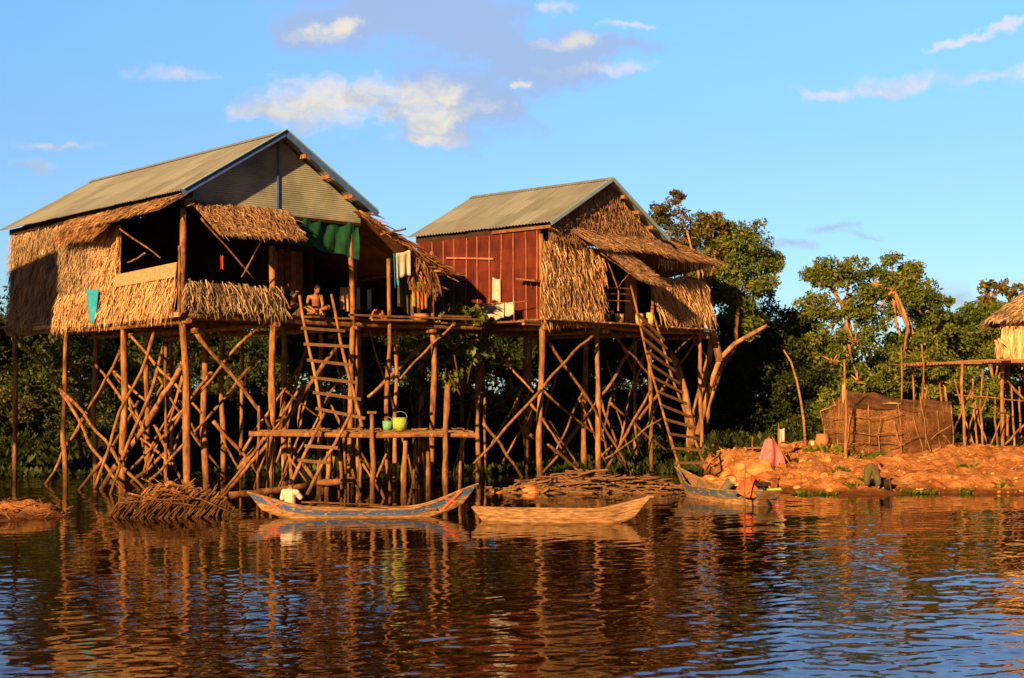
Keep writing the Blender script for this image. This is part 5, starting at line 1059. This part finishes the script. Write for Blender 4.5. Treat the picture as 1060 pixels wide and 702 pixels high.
# ------------------------------------------------------------------ right bank: net pen, tent, table, stakes
T = Thing('net_pen', (atY(918, 0, 42.3).x, 42.6, .5), 'large brown netting pen stretched on bent sticks on the orange bank', 'net pen')
def gr(px, py, Y): P = atY(px, py, Y); return P
top = [(853, 428, 42.0), (869, 418, 41.6), (900, 424, 41.5), (930, 423, 41.4), (957, 428, 41.6), (985, 424, 42.4)]
bot = [(854, 470, 42.0), (866, 478, 41.5), (898, 481, 41.3), (938, 483, 41.2), (958, 478, 41.5), (986, 466, 42.4)]
back = [(858, 420, 43.4), (876, 404, 43.6), (905, 406, 43.8), (935, 413, 43.8), (960, 412, 43.6), (984, 415, 43.4)]
def sheet(mb, A_, B_, n=8, bulge=.16):
    for i in range(len(A_)-1):
        a0, a1, b0, b1_ = gr(*A_[i]), gr(*A_[i+1]), gr(*B_[i]), gr(*B_[i+1]); vs = []; fs = []
        for j in range(n+1):
            for k in range(n+1):
                s, t_2 = k/n, j/n; P_ = a0.lerp(a1, s).lerp(b0.lerp(b1_, s), t_2); P_ += V((0, -1, .3))*bulge*(.5+.5*math.sin(math.pi*s))*math.sin(math.pi*t_2)*(.7+.5*math.sin(i*2+1))+V((0, 0, -.05*math.sin(math.pi*s)*(1-t_2))); vs.append(P_)
        for j in range(n):
            for k in range(n): q0 = j*(n+1)+k; fs.append((q0, q0+1, q0+n+2, q0+n+1))
        mb.add(vs, fs, .5)
one(T, 'front_net', 'net', lambda mb: sheet(mb, top, bot)); one(T, 'top_net', 'net', lambda mb: sheet(mb, back, top, bulge=.1))
bb = [(x, y+54, Y) for (x, y, Y) in back]; one(T, 'back_net', 'net', lambda mb: sheet(mb, back, bb))
for i, (t3, b3_) in enumerate(zip(top, bot)): pole_part(T, 'stick', gr(*b3_)-V((0, .03, .2)), gr(*t3)+V((random.uniform(-.05, .05), -.03, random.uniform(.02, .2))), .03, .02, .02)
for (x0, y0, x1, y1, Y) in ((853, 445, 905, 450, 41.2), (905, 450, 938, 447, 41.05), (858, 432, 900, 433, 41.3), (900, 433, 935, 427, 41.1), (938, 470, 985, 440, 41.6), (920, 465, 955, 450, 41.1), (866, 459, 938, 461, 41.1), (880, 430, 872, 478, 41.3), (912, 430, 910, 480, 41.1), (945, 430, 958, 478, 41.3), (970, 425, 975, 475, 41.8), (952, 408, 966, 478, 41.4), (960, 430, 985, 462, 41.9), (925, 436, 935, 480, 41.0)):
    pole_part(T, 'stick', atY(x0, y0, Y), atY(x1, y1, Y), .018, .014, .03)
for (x0, y0, x1, y1) in ((849, 426, 866, 418), (862, 412, 866, 424), (849, 426, 852, 440)): pole_part(T, 'stick', atY(x0, y0, 41.9), atY(x1, y1, 41.9), .025, .02, .03)
P = atY(924, 419, 42.2); o_ = drape('rag', 'pale rag lying on top of the netting pen', 'rag', (P.x, P.y, P.z+.02), .32, .2, .05, 'cream', 4, n=14, fold=.015)
def stake(label, xt, yt, xb, Y, r, bend=.01, top_bit=None):
    mb = MB(); a = atY(xt, yt, Y); xb_ = atY(xb, 0, Y).x; mb.pole((xb_, Y, bz(xb_, Y)-.3), a, r, r*.6, 12, bend)
    o = mb.build('stake', 'post', None, True); tag(o, label, 'pole')
stake('tall straight stake standing in front of the netting pen', 874, 372, 876, 40.4, .045, .008)
mb = MB(); P_ = [atY(x, y, 43) for x, y in ((811, 362), (819, 375), (825, 395), (829, 415), (832, 435), (834, 462))]; P_[-1].z = bz(P_[-1].x, 43)-.1; mb.tube(P_, [.022, .03, .034, .038, .042, .045], 8); tag(mb.build('bamboo_pole', 'hull_wood', None, True), 'long curved pale bamboo pole leaning up before the dark trees', 'pole')
hung('cloth_strip', 'tattered pale strip tied to the stake by the netting pen', 'cloth', atY(872, 398, 40.35), atY(875, 396, 40.35), .55, 'thatch', 1, .03, seed=31)
# tent of pink cloth
Yt = 38.6; gz = lambda px, Y: bz(atY(px, 0, Y).x, Y)
ap = atY(796, 453, Yt)
T = Thing('cloth_tent', (ap.x, Yt, gz(796, Yt)), 'pink red cloth draped over sticks like a small tent on the bank', 'tent')
def tent(mb):
    n = 14; m = 12; vs = []; fs = []
    outline_top = [atY(792, 455, Yt-.05), atY(796, 452, Yt-.1), atY(802, 457, Yt)]
    L0, L1 = atY(784, 489, Yt-.5), atY(811, 480, Yt-.3)
    for j in range(m+1):
        t = j/m
        for i in range(n+1):
            s = i/n; P_ = (outline_top[0].lerp(outline_top[2], s)).lerp(L0.lerp(L1, s), t)+V((0, -.14*math.sin(math.pi*s)-.10*math.sin(s*13+t*2)*t, .05*math.sin(math.pi*s)*(1-t)-.10*math.sin(s*9+1)*t+.04*math.sin(s*23)*t)); P_.x += (.22*math.sin(math.pi*t*.8))*(s-.5)*.6
            vs.append(P_)
    for j in range(m):
        for i in range(n): a = j*(n+1)+i; fs.append((a, a+1, a+n+2, a+n+1))
    mb.add(vs, fs)
one(T, 'cloth', 'pink', tent, smooth_=True)
for (x0, y0, x1, y1) in ((799, 452, 822, 487), (806, 443, 808, 486), (796, 452, 790, 484), (801, 454, 812, 488)): pole_part(T, 'pole', atY(x1, y1, Yt-.1), atY(x0, y0, Yt-.02), .025, .018, .02)
one(T, 'frame_rail', 'plank', lambda mb: [mb.beam(atY(784, 489+k*1.5, Yt-.3+k*.3), atY(815, 487+k*1.5, Yt-.3+k*.3), .05, .06) for k in range(3)])
tag((lambda mb: (mb.pole(atY(813, 489, 38.9)+V((0, 0, 0)), atY(827, 487, 38.9), .07), mb.pole(atY(814, 484, 39.0), atY(826, 481, 39.0), .09), mb.pole(atY(816, 479, 39.0), atY(825, 476, 39.0), .08), mb.pole(atY(817, 492, 38.8), atY(816, 474, 38.8), .025), mb.pole(atY(825, 492, 38.8), atY(825, 474, 38.8), .025)) and mb)(MB()).build('firewood_stack', 'black', None, True), 'small blackened wood stack beside the pink cloth tent', 'wood')
Ytb = 41.5
T = Thing('bench', (atY(815, 0, Ytb).x, Ytb, .5), 'low rough plank bench behind the pink cloth tent', 'bench')
one(T, 'top', 'plank', lambda mb: [mb.beam(atY(772+random.uniform(-2, 2), 464+k*.4, Ytb+k*.16), atY(842+random.uniform(-2, 2), 462+k*.4, Ytb+k*.16), .13, .05) for k in range(4)]+[mb.beam(atY(800, 462.5, Ytb-.2), atY(838, 464.5, Ytb-.2), .06, .09)])
for px in (779, 838, 800, 825): x_ = atY(px, 0, Ytb).x; pole_part(T, 'leg', (x_, Ytb+(.3 if px in (800, 825) else 0), bz(x_, Ytb)-.1), atY(px, 452 if px == 779 else 458, Ytb), .04)
pole_part(T, 'brace', atY(776, 466, Ytb), atY(764, 485, Ytb-.3), .025)
P = atY(841, 462, Ytb); pot('tin_can', 'small white can on the end post of the bench', P, .055, .14, 'white', 'can', False)
P = atY(851, 477, 41.3); P.z = bz(P.x, 41.3); pot('clay_jar', 'brown clay jar at the left corner of the netting pen', P, .17, .42, 'clay', 'jar', False, belly=1.2)
P = atY(851, 464, 41.3); pot('tin_can', 'pale tin resting on the clay jar by the pen', P, .10, .15, 'greywhite', 'can', False)
stake('thin stake with a rag beside the pink cloth tent', 806, 438, 806, 39.4, .025)
hung('cloth_strip', 'small pale rag tied to the stake by the pink tent', 'cloth', atY(806, 444, 39.35), atY(812, 443, 39.35), .42, 'greywhite', 1, .03, seed=32)
P = atY(916, 509, 35.2); P.z = bz(P.x, 35.2); T = pot('fish_basket', 'dark basket with a crooked stick beside the bending child', P, .16, .26, 'black', 'basket', False); pole_part(T, 'stick', P+V((-.1, -.1, .2)), P+V((.15, -.1, .33)), .025); pole_part(T, 'stick', P+V((.1, -.2, .0)), P+V((.08, -.12, .35)), .02)
# loose clods along the orange bank
mb = MB()
for i in range(1100):
    x = random.uniform(6.2, 21); y = random.uniform(34.8, 44); z = bz(x, y)
    if z < .02: continue
    r = random.uniform(.012, .05)*(2.4 if (x < 9.3 and y < 39.5 and random.random() < .5) else 1); mb.ellipsoid((x, y, z+r*.2), (r*1.3, r, r*.8), 7, 5, jit=.15)
tag(mb.build('clods', 'mud'), 'loose orange clods and stones strewn over the bank', 'clods', kind='stuff')
mb = MB()
for i in range(34):
    x = atY(random.uniform(745, 800), 0, 37).x; y = random.uniform(36.2, 39.0); r = random.uniform(.12, .32); zz = bz(x, y); mb.ellipsoid((x, y, max(zz, 0)+r*.2), (r*1.3, r, r*.75), 10, 7, jit=.14)
tag(mb.build('mud_lumps', 'mud'), 'big orange mud lumps piled between the ladder foot and the pink tent', 'mud', kind='stuff')
mb = MB()
for i in range(420):
    x = random.uniform(6.0, 21); y = random.uniform(35.2, 45); z = bz(x, y)
    if z < .05: continue
    a = random.uniform(0, 6.28); l = random.uniform(.08, .45); mb.pole((x, y, z+.01), (x+l*math.cos(a), y+l*math.sin(a), z+random.uniform(0, .08)), .010, .005, 3, .05, 5)
tag(mb.build('twig_litter', 'plank'), 'dry twigs and leaf litter scattered over the orange bank', 'litter', kind='stuff')
# bank weeds
def weeds(name, label, spots, n, size, mat='weed'):
    mb = MB()
    for (cx, cy, rx, ry) in spots:
        for i in range(n):
            a = random.uniform(0, 6.28); r = math.sqrt(random.random()); x = cx+rx*r*math.cos(a); y = cy+ry*r*math.sin(a); z = max(bz(x, y), 0)
            d = V((random.uniform(-1, 1), random.uniform(-1, .4), random.uniform(.2, 1.2))).normalized(); l = size*random.uniform(.4, 1.3); s = d.cross(V((0, 0, 1))).normalized()*l*.28
            b0 = V((x, y, z)); mb.add([b0, b0+d*l*.5+s, b0+d*l, b0+d*l*.5-s], [(0, 1, 2, 3)])
    return tag(mb.build(name, mat), label, 'weeds', kind='stuff')
W = lambda px, Y, rx, ry: (atY(px, 0, Y).x, Y, rx, ry)
weeds('weeds', 'small green weeds along the foot of the netting pen', [W(860, 40.9, .8, .25), W(885, 40.7, .7, .25), W(845, 40.2, .4, .2), W(905, 40.9, .4, .2)], 130, .14)
weeds('weeds', 'bright floating weed tufts along the orange waterline', [W(838, 34.6, .5, .15), W(858, 34.5, .25, .1), W(828, 34.9, .15, .1), W(880, 34.9, .2, .1), W(945, 34.9, .5, .12), W(960, 35, .25, .1), W(1038, 35.4, .25, .2), W(1000, 35.2, .2, .12), W(800, 38, .4, .2), W(893, 35.4, .12, .06), W(870, 37, .3, .1), W(1000, 39, .3, .1)], 60, .12)
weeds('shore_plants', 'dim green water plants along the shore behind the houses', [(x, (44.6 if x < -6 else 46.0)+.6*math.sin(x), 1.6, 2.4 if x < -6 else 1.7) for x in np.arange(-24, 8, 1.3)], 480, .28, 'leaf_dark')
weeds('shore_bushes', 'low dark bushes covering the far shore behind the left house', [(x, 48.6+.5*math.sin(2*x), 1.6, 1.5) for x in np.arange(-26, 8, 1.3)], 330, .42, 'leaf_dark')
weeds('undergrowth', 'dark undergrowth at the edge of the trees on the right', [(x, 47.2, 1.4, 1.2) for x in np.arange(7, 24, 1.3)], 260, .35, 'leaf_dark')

# ------------------------------------------------------------------ trees
def leaves_np(centers, radii, n_each, size, rng, flat=.75):
    out = []
    for c, r, n in zip(centers, radii, n_each):
        d = rng.normal(size=(n, 3)); d /= np.linalg.norm(d, axis=1)[:, None]
        rad = r*(rng.uniform(.2, 1, size=(n, 1))**.7)*(1+.25*np.abs(rng.normal(size=(n, 1))))
        out.append(np.array(c)+d*rad*np.array([1, 1, flat]))
    P = np.concatenate(out); n = len(P)
    a = rng.normal(size=(n, 3)); a /= np.linalg.norm(a, axis=1)[:, None]
    b_ = rng.normal(size=(n, 3)); b_ -= a*(a*b_).sum(1)[:, None]; b_ /= np.linalg.norm(b_, axis=1)[:, None]
    s = size*rng.uniform(.5, 1.3, size=(n, 1))
    v = np.stack([P-a*s, P+b_*s*.42, P+a*s, P-b_*s*.42], 1).reshape(-1, 3)
    return v, n
def quads_obj(name, v, n, mat, rng):
    me = bpy.data.meshes.new(name); me.vertices.add(n*4); me.vertices.foreach_set('co', v.astype(np.float32).ravel())
    me.loops.add(n*4); me.loops.foreach_set('vertex_index', np.arange(n*4, dtype=np.int32)); me.polygons.add(n)
    me.polygons.foreach_set('loop_start', np.arange(0, n*4, 4, dtype=np.int32)); me.polygons.foreach_set('loop_total', np.full(n, 4, dtype=np.int32))
    me.update(calc_edges=True); at = me.attributes.new('rnd', 'FLOAT', 'FACE'); at.data.foreach_set('value', rng.random(n).astype(np.float32))
    me.materials.append(M[mat]); o = bpy.data.objects.new(name, me); COL.objects.link(o); return o
def tree(name, label, base, blobs, leaf='leaf', bark='bark', size=.12, dens=420, trunk_r=.2, trunk=None, group=None, seed=0, sub=14, subr=.38, limbs=True):
    """blobs: (center, radius). Crown = clumps of leaves on sub-clumps; limbs run from the trunk to the blobs."""
    rng = np.random.default_rng(seed+100); rd = random.Random(seed); T = Thing(name, base, label, 'tree', group)
    cs, rs, ns = [], [], []; subs = []
    for (c, r) in blobs:
        k = sub
        for i in range(k):
            d = rng.normal(size=3); d /= np.linalg.norm(d); d[2] = d[2]*.75+.12
            cc = np.array(c)+d*r*rng.uniform(.45, 1.0); rr = r*subr*rng.uniform(.6, 1.25)
            cs.append(cc); rs.append(rr); ns.append(int(dens*rr**2*4)+6); subs.append((V(c), V(cc)))
    v, n = leaves_np(cs, rs, ns, size, rng); o = quads_obj('crown', v, n, leaf, rng); place(o, T.o)
    mb = MB(); base = V(base)
    tp = [V(t) for t in (trunk or [base, base.lerp(V(blobs[0][0]), .5)])]
    def curve(a, b_, r0, r1, k=6, amt=.12):
        L = (b_-a).length; o1 = V((rd.uniform(-1, 1), rd.uniform(-1, 1), rd.uniform(-.3, .6)))*L*amt; P = []
        for i in range(k+1): t = i/k; P.append(a.lerp(b_, t)+o1*math.sin(math.pi*t)+V((rd.uniform(-1, 1), rd.uniform(-1, 1), 0))*L*.015*(0 < i < k))
        mb.tube(P, [r0+(r1-r0)*(i/k) for i in range(k+1)], 7, wob=.08)
    P = []; 
    for i in range(len(tp)-1):
        for k in range(3): P.append(tp[i].lerp(tp[i+1], k/3)+V((rd.uniform(-.04, .04), rd.uniform(-.04, .04), 0)))
    P.append(tp[-1]); mb.tube(P, [trunk_r*(1.15-.5*i/len(P)) for i in range(len(P))], 9, wob=.1)
    if limbs:
        for (c, r) in blobs: curve(tp[-1], V(c), trunk_r*.5, trunk_r*.22)
        for (c, cc) in subs[::2]: curve(c, cc, trunk_r*.26, trunk_r*.08, 4, .18)
    o = mb.build('trunk', bark, None, True); place(o, T.o); return T
def B(px, py, Y, rpx): return (tuple(atY(px, py, Y)), rpx*Y/F)
# the leaning tree right of house two
Yt1 = 49.0
tree('tree', 'twisting orange limbed tree with a sparse yellowing top behind the red walled house', atY(722, 470, Yt1),
     [B(690, 225, 50, 22), B(712, 248, 50, 26), B(738, 235, 50, 20), B(700, 205, 50, 10), B(735, 262, 50, 24), B(716, 285, 50, 22)], 'leaf_yellow', 'bark', .080, 230, .12, [atY(722, 480, Yt1), atY(722, 420, Yt1), atY(733, 380, Yt1), atY(738, 345, Yt1), atY(727, 310, Yt1)], seed=1, sub=22, subr=.33)
tree('tree', 'dark green tree with dense rounded crown standing right of the red walled house', atY(745, 475, 50),
     [B(768, 254, 50.5, 30), B(790, 274, 51, 22), B(750, 275, 50, 30), B(765, 305, 50, 30), B(742, 242, 51, 24), B(788, 298, 51, 18), B(735, 300, 50, 24), B(775, 335, 50.5, 26)], 'leaf', 'bark', .080, 380, .11, [atY(728, 475, 49.2), atY(732, 420, 49.2), atY(746, 382, 49.2), atY(762, 355, 49.3), atY(764, 310, 49.8)], seed=2, sub=24, subr=.33)
# bare orange limbs
T = Thing('dead_tree', atY(715, 470, 47.8), 'bare crooked orange trunk with cut limbs standing beside the long ladder', 'tree')
for (pts, r) in (([(716, 470), (714, 440), (708, 405), (699, 372)], .20), ([(700, 376), (694, 362)], .08), ([(722, 450), (735, 400), (745, 372), (760, 356), (778, 346), (794, 337)], .11), ([(745, 374), (740, 350), (733, 330)], .14), ([(714, 440), (732, 370), (718, 352)], .05)):
    mb = MB(); P_ = [atY(x, y, 47.6) for x, y in pts]; mb.tube(P_, [r*(1-.5*i/len(P_)) for i in range(len(P_))], 9, wob=.08); T.part(mb, 'limb', 'bark', True)
tree('tree', 'open crowned tree with bright forking limbs, left of the pair above the netting pen', atY(876, 470, 50),
     [B(855, 287, 50, 24), B(880, 282, 50.6, 20), B(845, 318, 50, 20), B(868, 325, 50, 22), B(893, 310, 50.5, 20), B(848, 350, 50, 16), B(885, 355, 49.6, 22), B(846, 284, 50, 18), B(862, 375, 49.6, 20), B(888, 395, 49.5, 22)], 'leaf', 'bark', .085, 240, .13, [atY(876, 475, 50), atY(875, 430, 50), atY(873, 385, 50), atY(880, 350, 50), atY(876, 325, 50)], seed=3, sub=21, subr=.32)
tree('tree', 'tall round crowned tree with orange limbs, right one of the pair above the netting pen', atY(950, 470, 51.5),
     [B(925, 284, 51, 26), B(903, 295, 51, 23), B(948, 294, 51, 25), B(930, 312, 51, 26), B(960, 318, 51.5, 24), B(905, 330, 51, 24), B(970, 340, 52, 22), B(950, 370, 50.2, 26), B(930, 385, 50, 26), B(970, 395, 50.4, 24)], 'leaf', 'bark', .085, 300, .13, [atY(955, 475, 51), atY(955, 400, 51), atY(947, 355, 50.6), atY(935, 325, 50.3), atY(925, 300, 50.5)], seed=4, sub=22, subr=.32)
# lower wood behind the bank
LBL = 'dense dark green tree of the wood behind the houses and the bank'
wood = [
 # green trees behind the pen and the walkway
 (960, 342, 53, 42, 0, 'green bushy tree whose top rises just right of the orange limbed pair'),
 (998, 338, 54, 38, 0, 'green tree with its top behind the middle of the pole walkway'),
 (1030, 336, 54, 36, 0, 'green tree with its top just left of the thatched hut roof'),
 (985, 400, 52, 34, 0, 'low leafy tree right behind the pole walkway deck'),
 (925, 378, 52.5, 38, 0, 'green tree filling in behind the lower limbs of the right orange limbed tree'),
 (1070, 360, 56, 44, 0, 'green tree hidden mostly behind the thatched hut'),
 (1018, 415, 52, 34, 0, 'low leafy tree behind the thin stilts of the walkway'),
 (893, 405, 52, 34, 0, 'low leafy tree directly behind the top of the netting pen'),
 (1055, 425, 53, 36, 0, 'low leafy tree between the stilts of the thatched hut'),
 (865, 420, 51.6, 26, 0, 'small leafy tree behind the left end of the netting pen'),
 # dark trees between house two and the pen
 (800, 352, 54, 50, 1, 'very dark tall tree left of the curved bamboo pole'),
 (838, 385, 55, 44, 1, 'very dark tree right of the curved bamboo pole'),
 (765, 350, 53, 44, 1, 'dark tree behind the bare crooked limb beside the long ladder'),
 (735, 395, 53, 40, 1, 'dark tree behind the foot of the bare crooked trunk'),
 (775, 425, 54, 42, 1, 'low dark tree behind the pink cloth tent'),
 (825, 335, 57, 24, 1, 'dark treetop filling the dip between the round crown and the open crowned tree'),
 (700, 400, 55, 42, 1, 'dark tree seen through the rungs of the long ladder'),
 (850, 440, 55, 38, 1, 'low dark tree behind the clay jar and the end of the bench'),
 (805, 445, 54, 40, 1, 'low dark tree behind the rough plank bench'),
 (862, 365, 56, 28, 1, 'dark treetop behind the open crowned tree')]
mark_hi = ['beyond the far left edge', 'at the left edge below the grey thatch', 'behind the first long side brace', 'behind the turquoise cloth side of the house', 'behind the front corner post of the large house', 'behind the veranda parapet of the large house', 'behind the top of the upper ladder', 'behind the tall veranda post', 'behind the hanging sarong', 'behind the gap between the two houses', 'behind the white laundry rail', 'behind the corner post of the red walled house', 'behind the shaggy front thatch', 'behind the top of the long ladder', 'behind the right end of the shaggy thatch']
for k, w_ in enumerate(mark_hi): wood.append((-40+52*k, (345 if k < 2 else 338)+random.uniform(-8, 14), 53.5+random.uniform(-1, 2.5), 46, 2, 'tall dark tree '+w_))
mark_lo = ['outside the far left edge', 'behind the mud spit', 'behind the foot of the long side braces', 'behind the brush heap', 'behind the crossing poles right of the brush heap', 'behind the child in the boat', 'behind the lower ladder', 'behind the green pails', 'behind the tallest stump of the landing stage', 'behind the stilts left of the pale boat', 'behind the log heap', 'behind the middle stilts of the red walled house', 'behind the foot of the long ladder']
for k, w_ in enumerate(mark_lo): wood.append((-20+56*k, 424+random.uniform(-12, 12), 51.5+random.uniform(-1.5, 1.5), 48, 3, 'low dark shore tree '+w_))
i0 = 10
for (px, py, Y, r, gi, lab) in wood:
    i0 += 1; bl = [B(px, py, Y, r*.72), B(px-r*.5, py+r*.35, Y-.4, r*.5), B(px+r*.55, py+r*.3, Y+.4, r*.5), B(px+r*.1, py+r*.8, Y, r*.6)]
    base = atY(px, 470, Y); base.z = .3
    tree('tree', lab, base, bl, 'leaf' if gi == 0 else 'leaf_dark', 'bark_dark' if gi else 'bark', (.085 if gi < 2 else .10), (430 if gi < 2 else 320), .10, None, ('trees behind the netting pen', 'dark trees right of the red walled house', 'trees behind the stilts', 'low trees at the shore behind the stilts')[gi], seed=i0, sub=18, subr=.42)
tree('tree', 'sparse treetop rising behind the roof of the hut at the right edge', atY(1030, 470, 58), [B(1028, 303, 58, 14), B(1045, 300, 58, 12), B(1020, 315, 58, 10), B(1050, 320, 58, 16)], 'leaf_yellow', 'bark', .14, 90, .12, None, seed=91, sub=12)
tree('tree', 'leafy sapling growing between the two houses before the red wall', atY(478, 500, 40.0), [B(478, 322, 40.0, 16), B(492, 330, 40.2, 14), B(462, 345, 40.0, 16), B(485, 365, 40.4, 18), B(505, 360, 41, 16), B(470, 395, 40.5, 18), B(455, 370, 40.5, 15)], 'leaf', 'bark_dark', .11, 120, .07, None, seed=92, sub=12)
tree('tree', 'yellow green leafy bush under the floor between the two houses', atY(430, 500, 42.5), [B(430, 365, 42.5, 20), B(440, 400, 42.5, 20), B(415, 380, 43, 16), B(520, 380, 44.5, 18), B(540, 410, 44.5, 20), B(510, 420, 44.5, 16)], 'leaf_yellow', 'bark_dark', .11, 70, .07, None, seed=93, sub=12)
tree('tree', 'dim leafy bush behind the left stilts of the large house', atY(90, 500, 45.5), [B(70, 370, 45.5, 22), B(105, 365, 45.5, 20), B(85, 400, 45.5, 20), B(130, 385, 46, 18), B(20, 420, 46, 24)], 'leaf_yellow', 'bark_dark', .12, 60, .08, None, seed=94, sub=12)
# far wood that closes the horizon
mb = MB(); rng = np.random.default_rng(5); cs = []; rs = []; ns = []
for x in np.arange(-95, 100, 2.6):
    for k in range(5 if x < 4 else 4): cs.append(np.array([x+rng.uniform(-1, 1), 66+rng.uniform(-3, 3), .9+k*1.15+rng.uniform(-.4, .4)])); rs.append(1.9*rng.uniform(.8, 1.25)); ns.append(620)
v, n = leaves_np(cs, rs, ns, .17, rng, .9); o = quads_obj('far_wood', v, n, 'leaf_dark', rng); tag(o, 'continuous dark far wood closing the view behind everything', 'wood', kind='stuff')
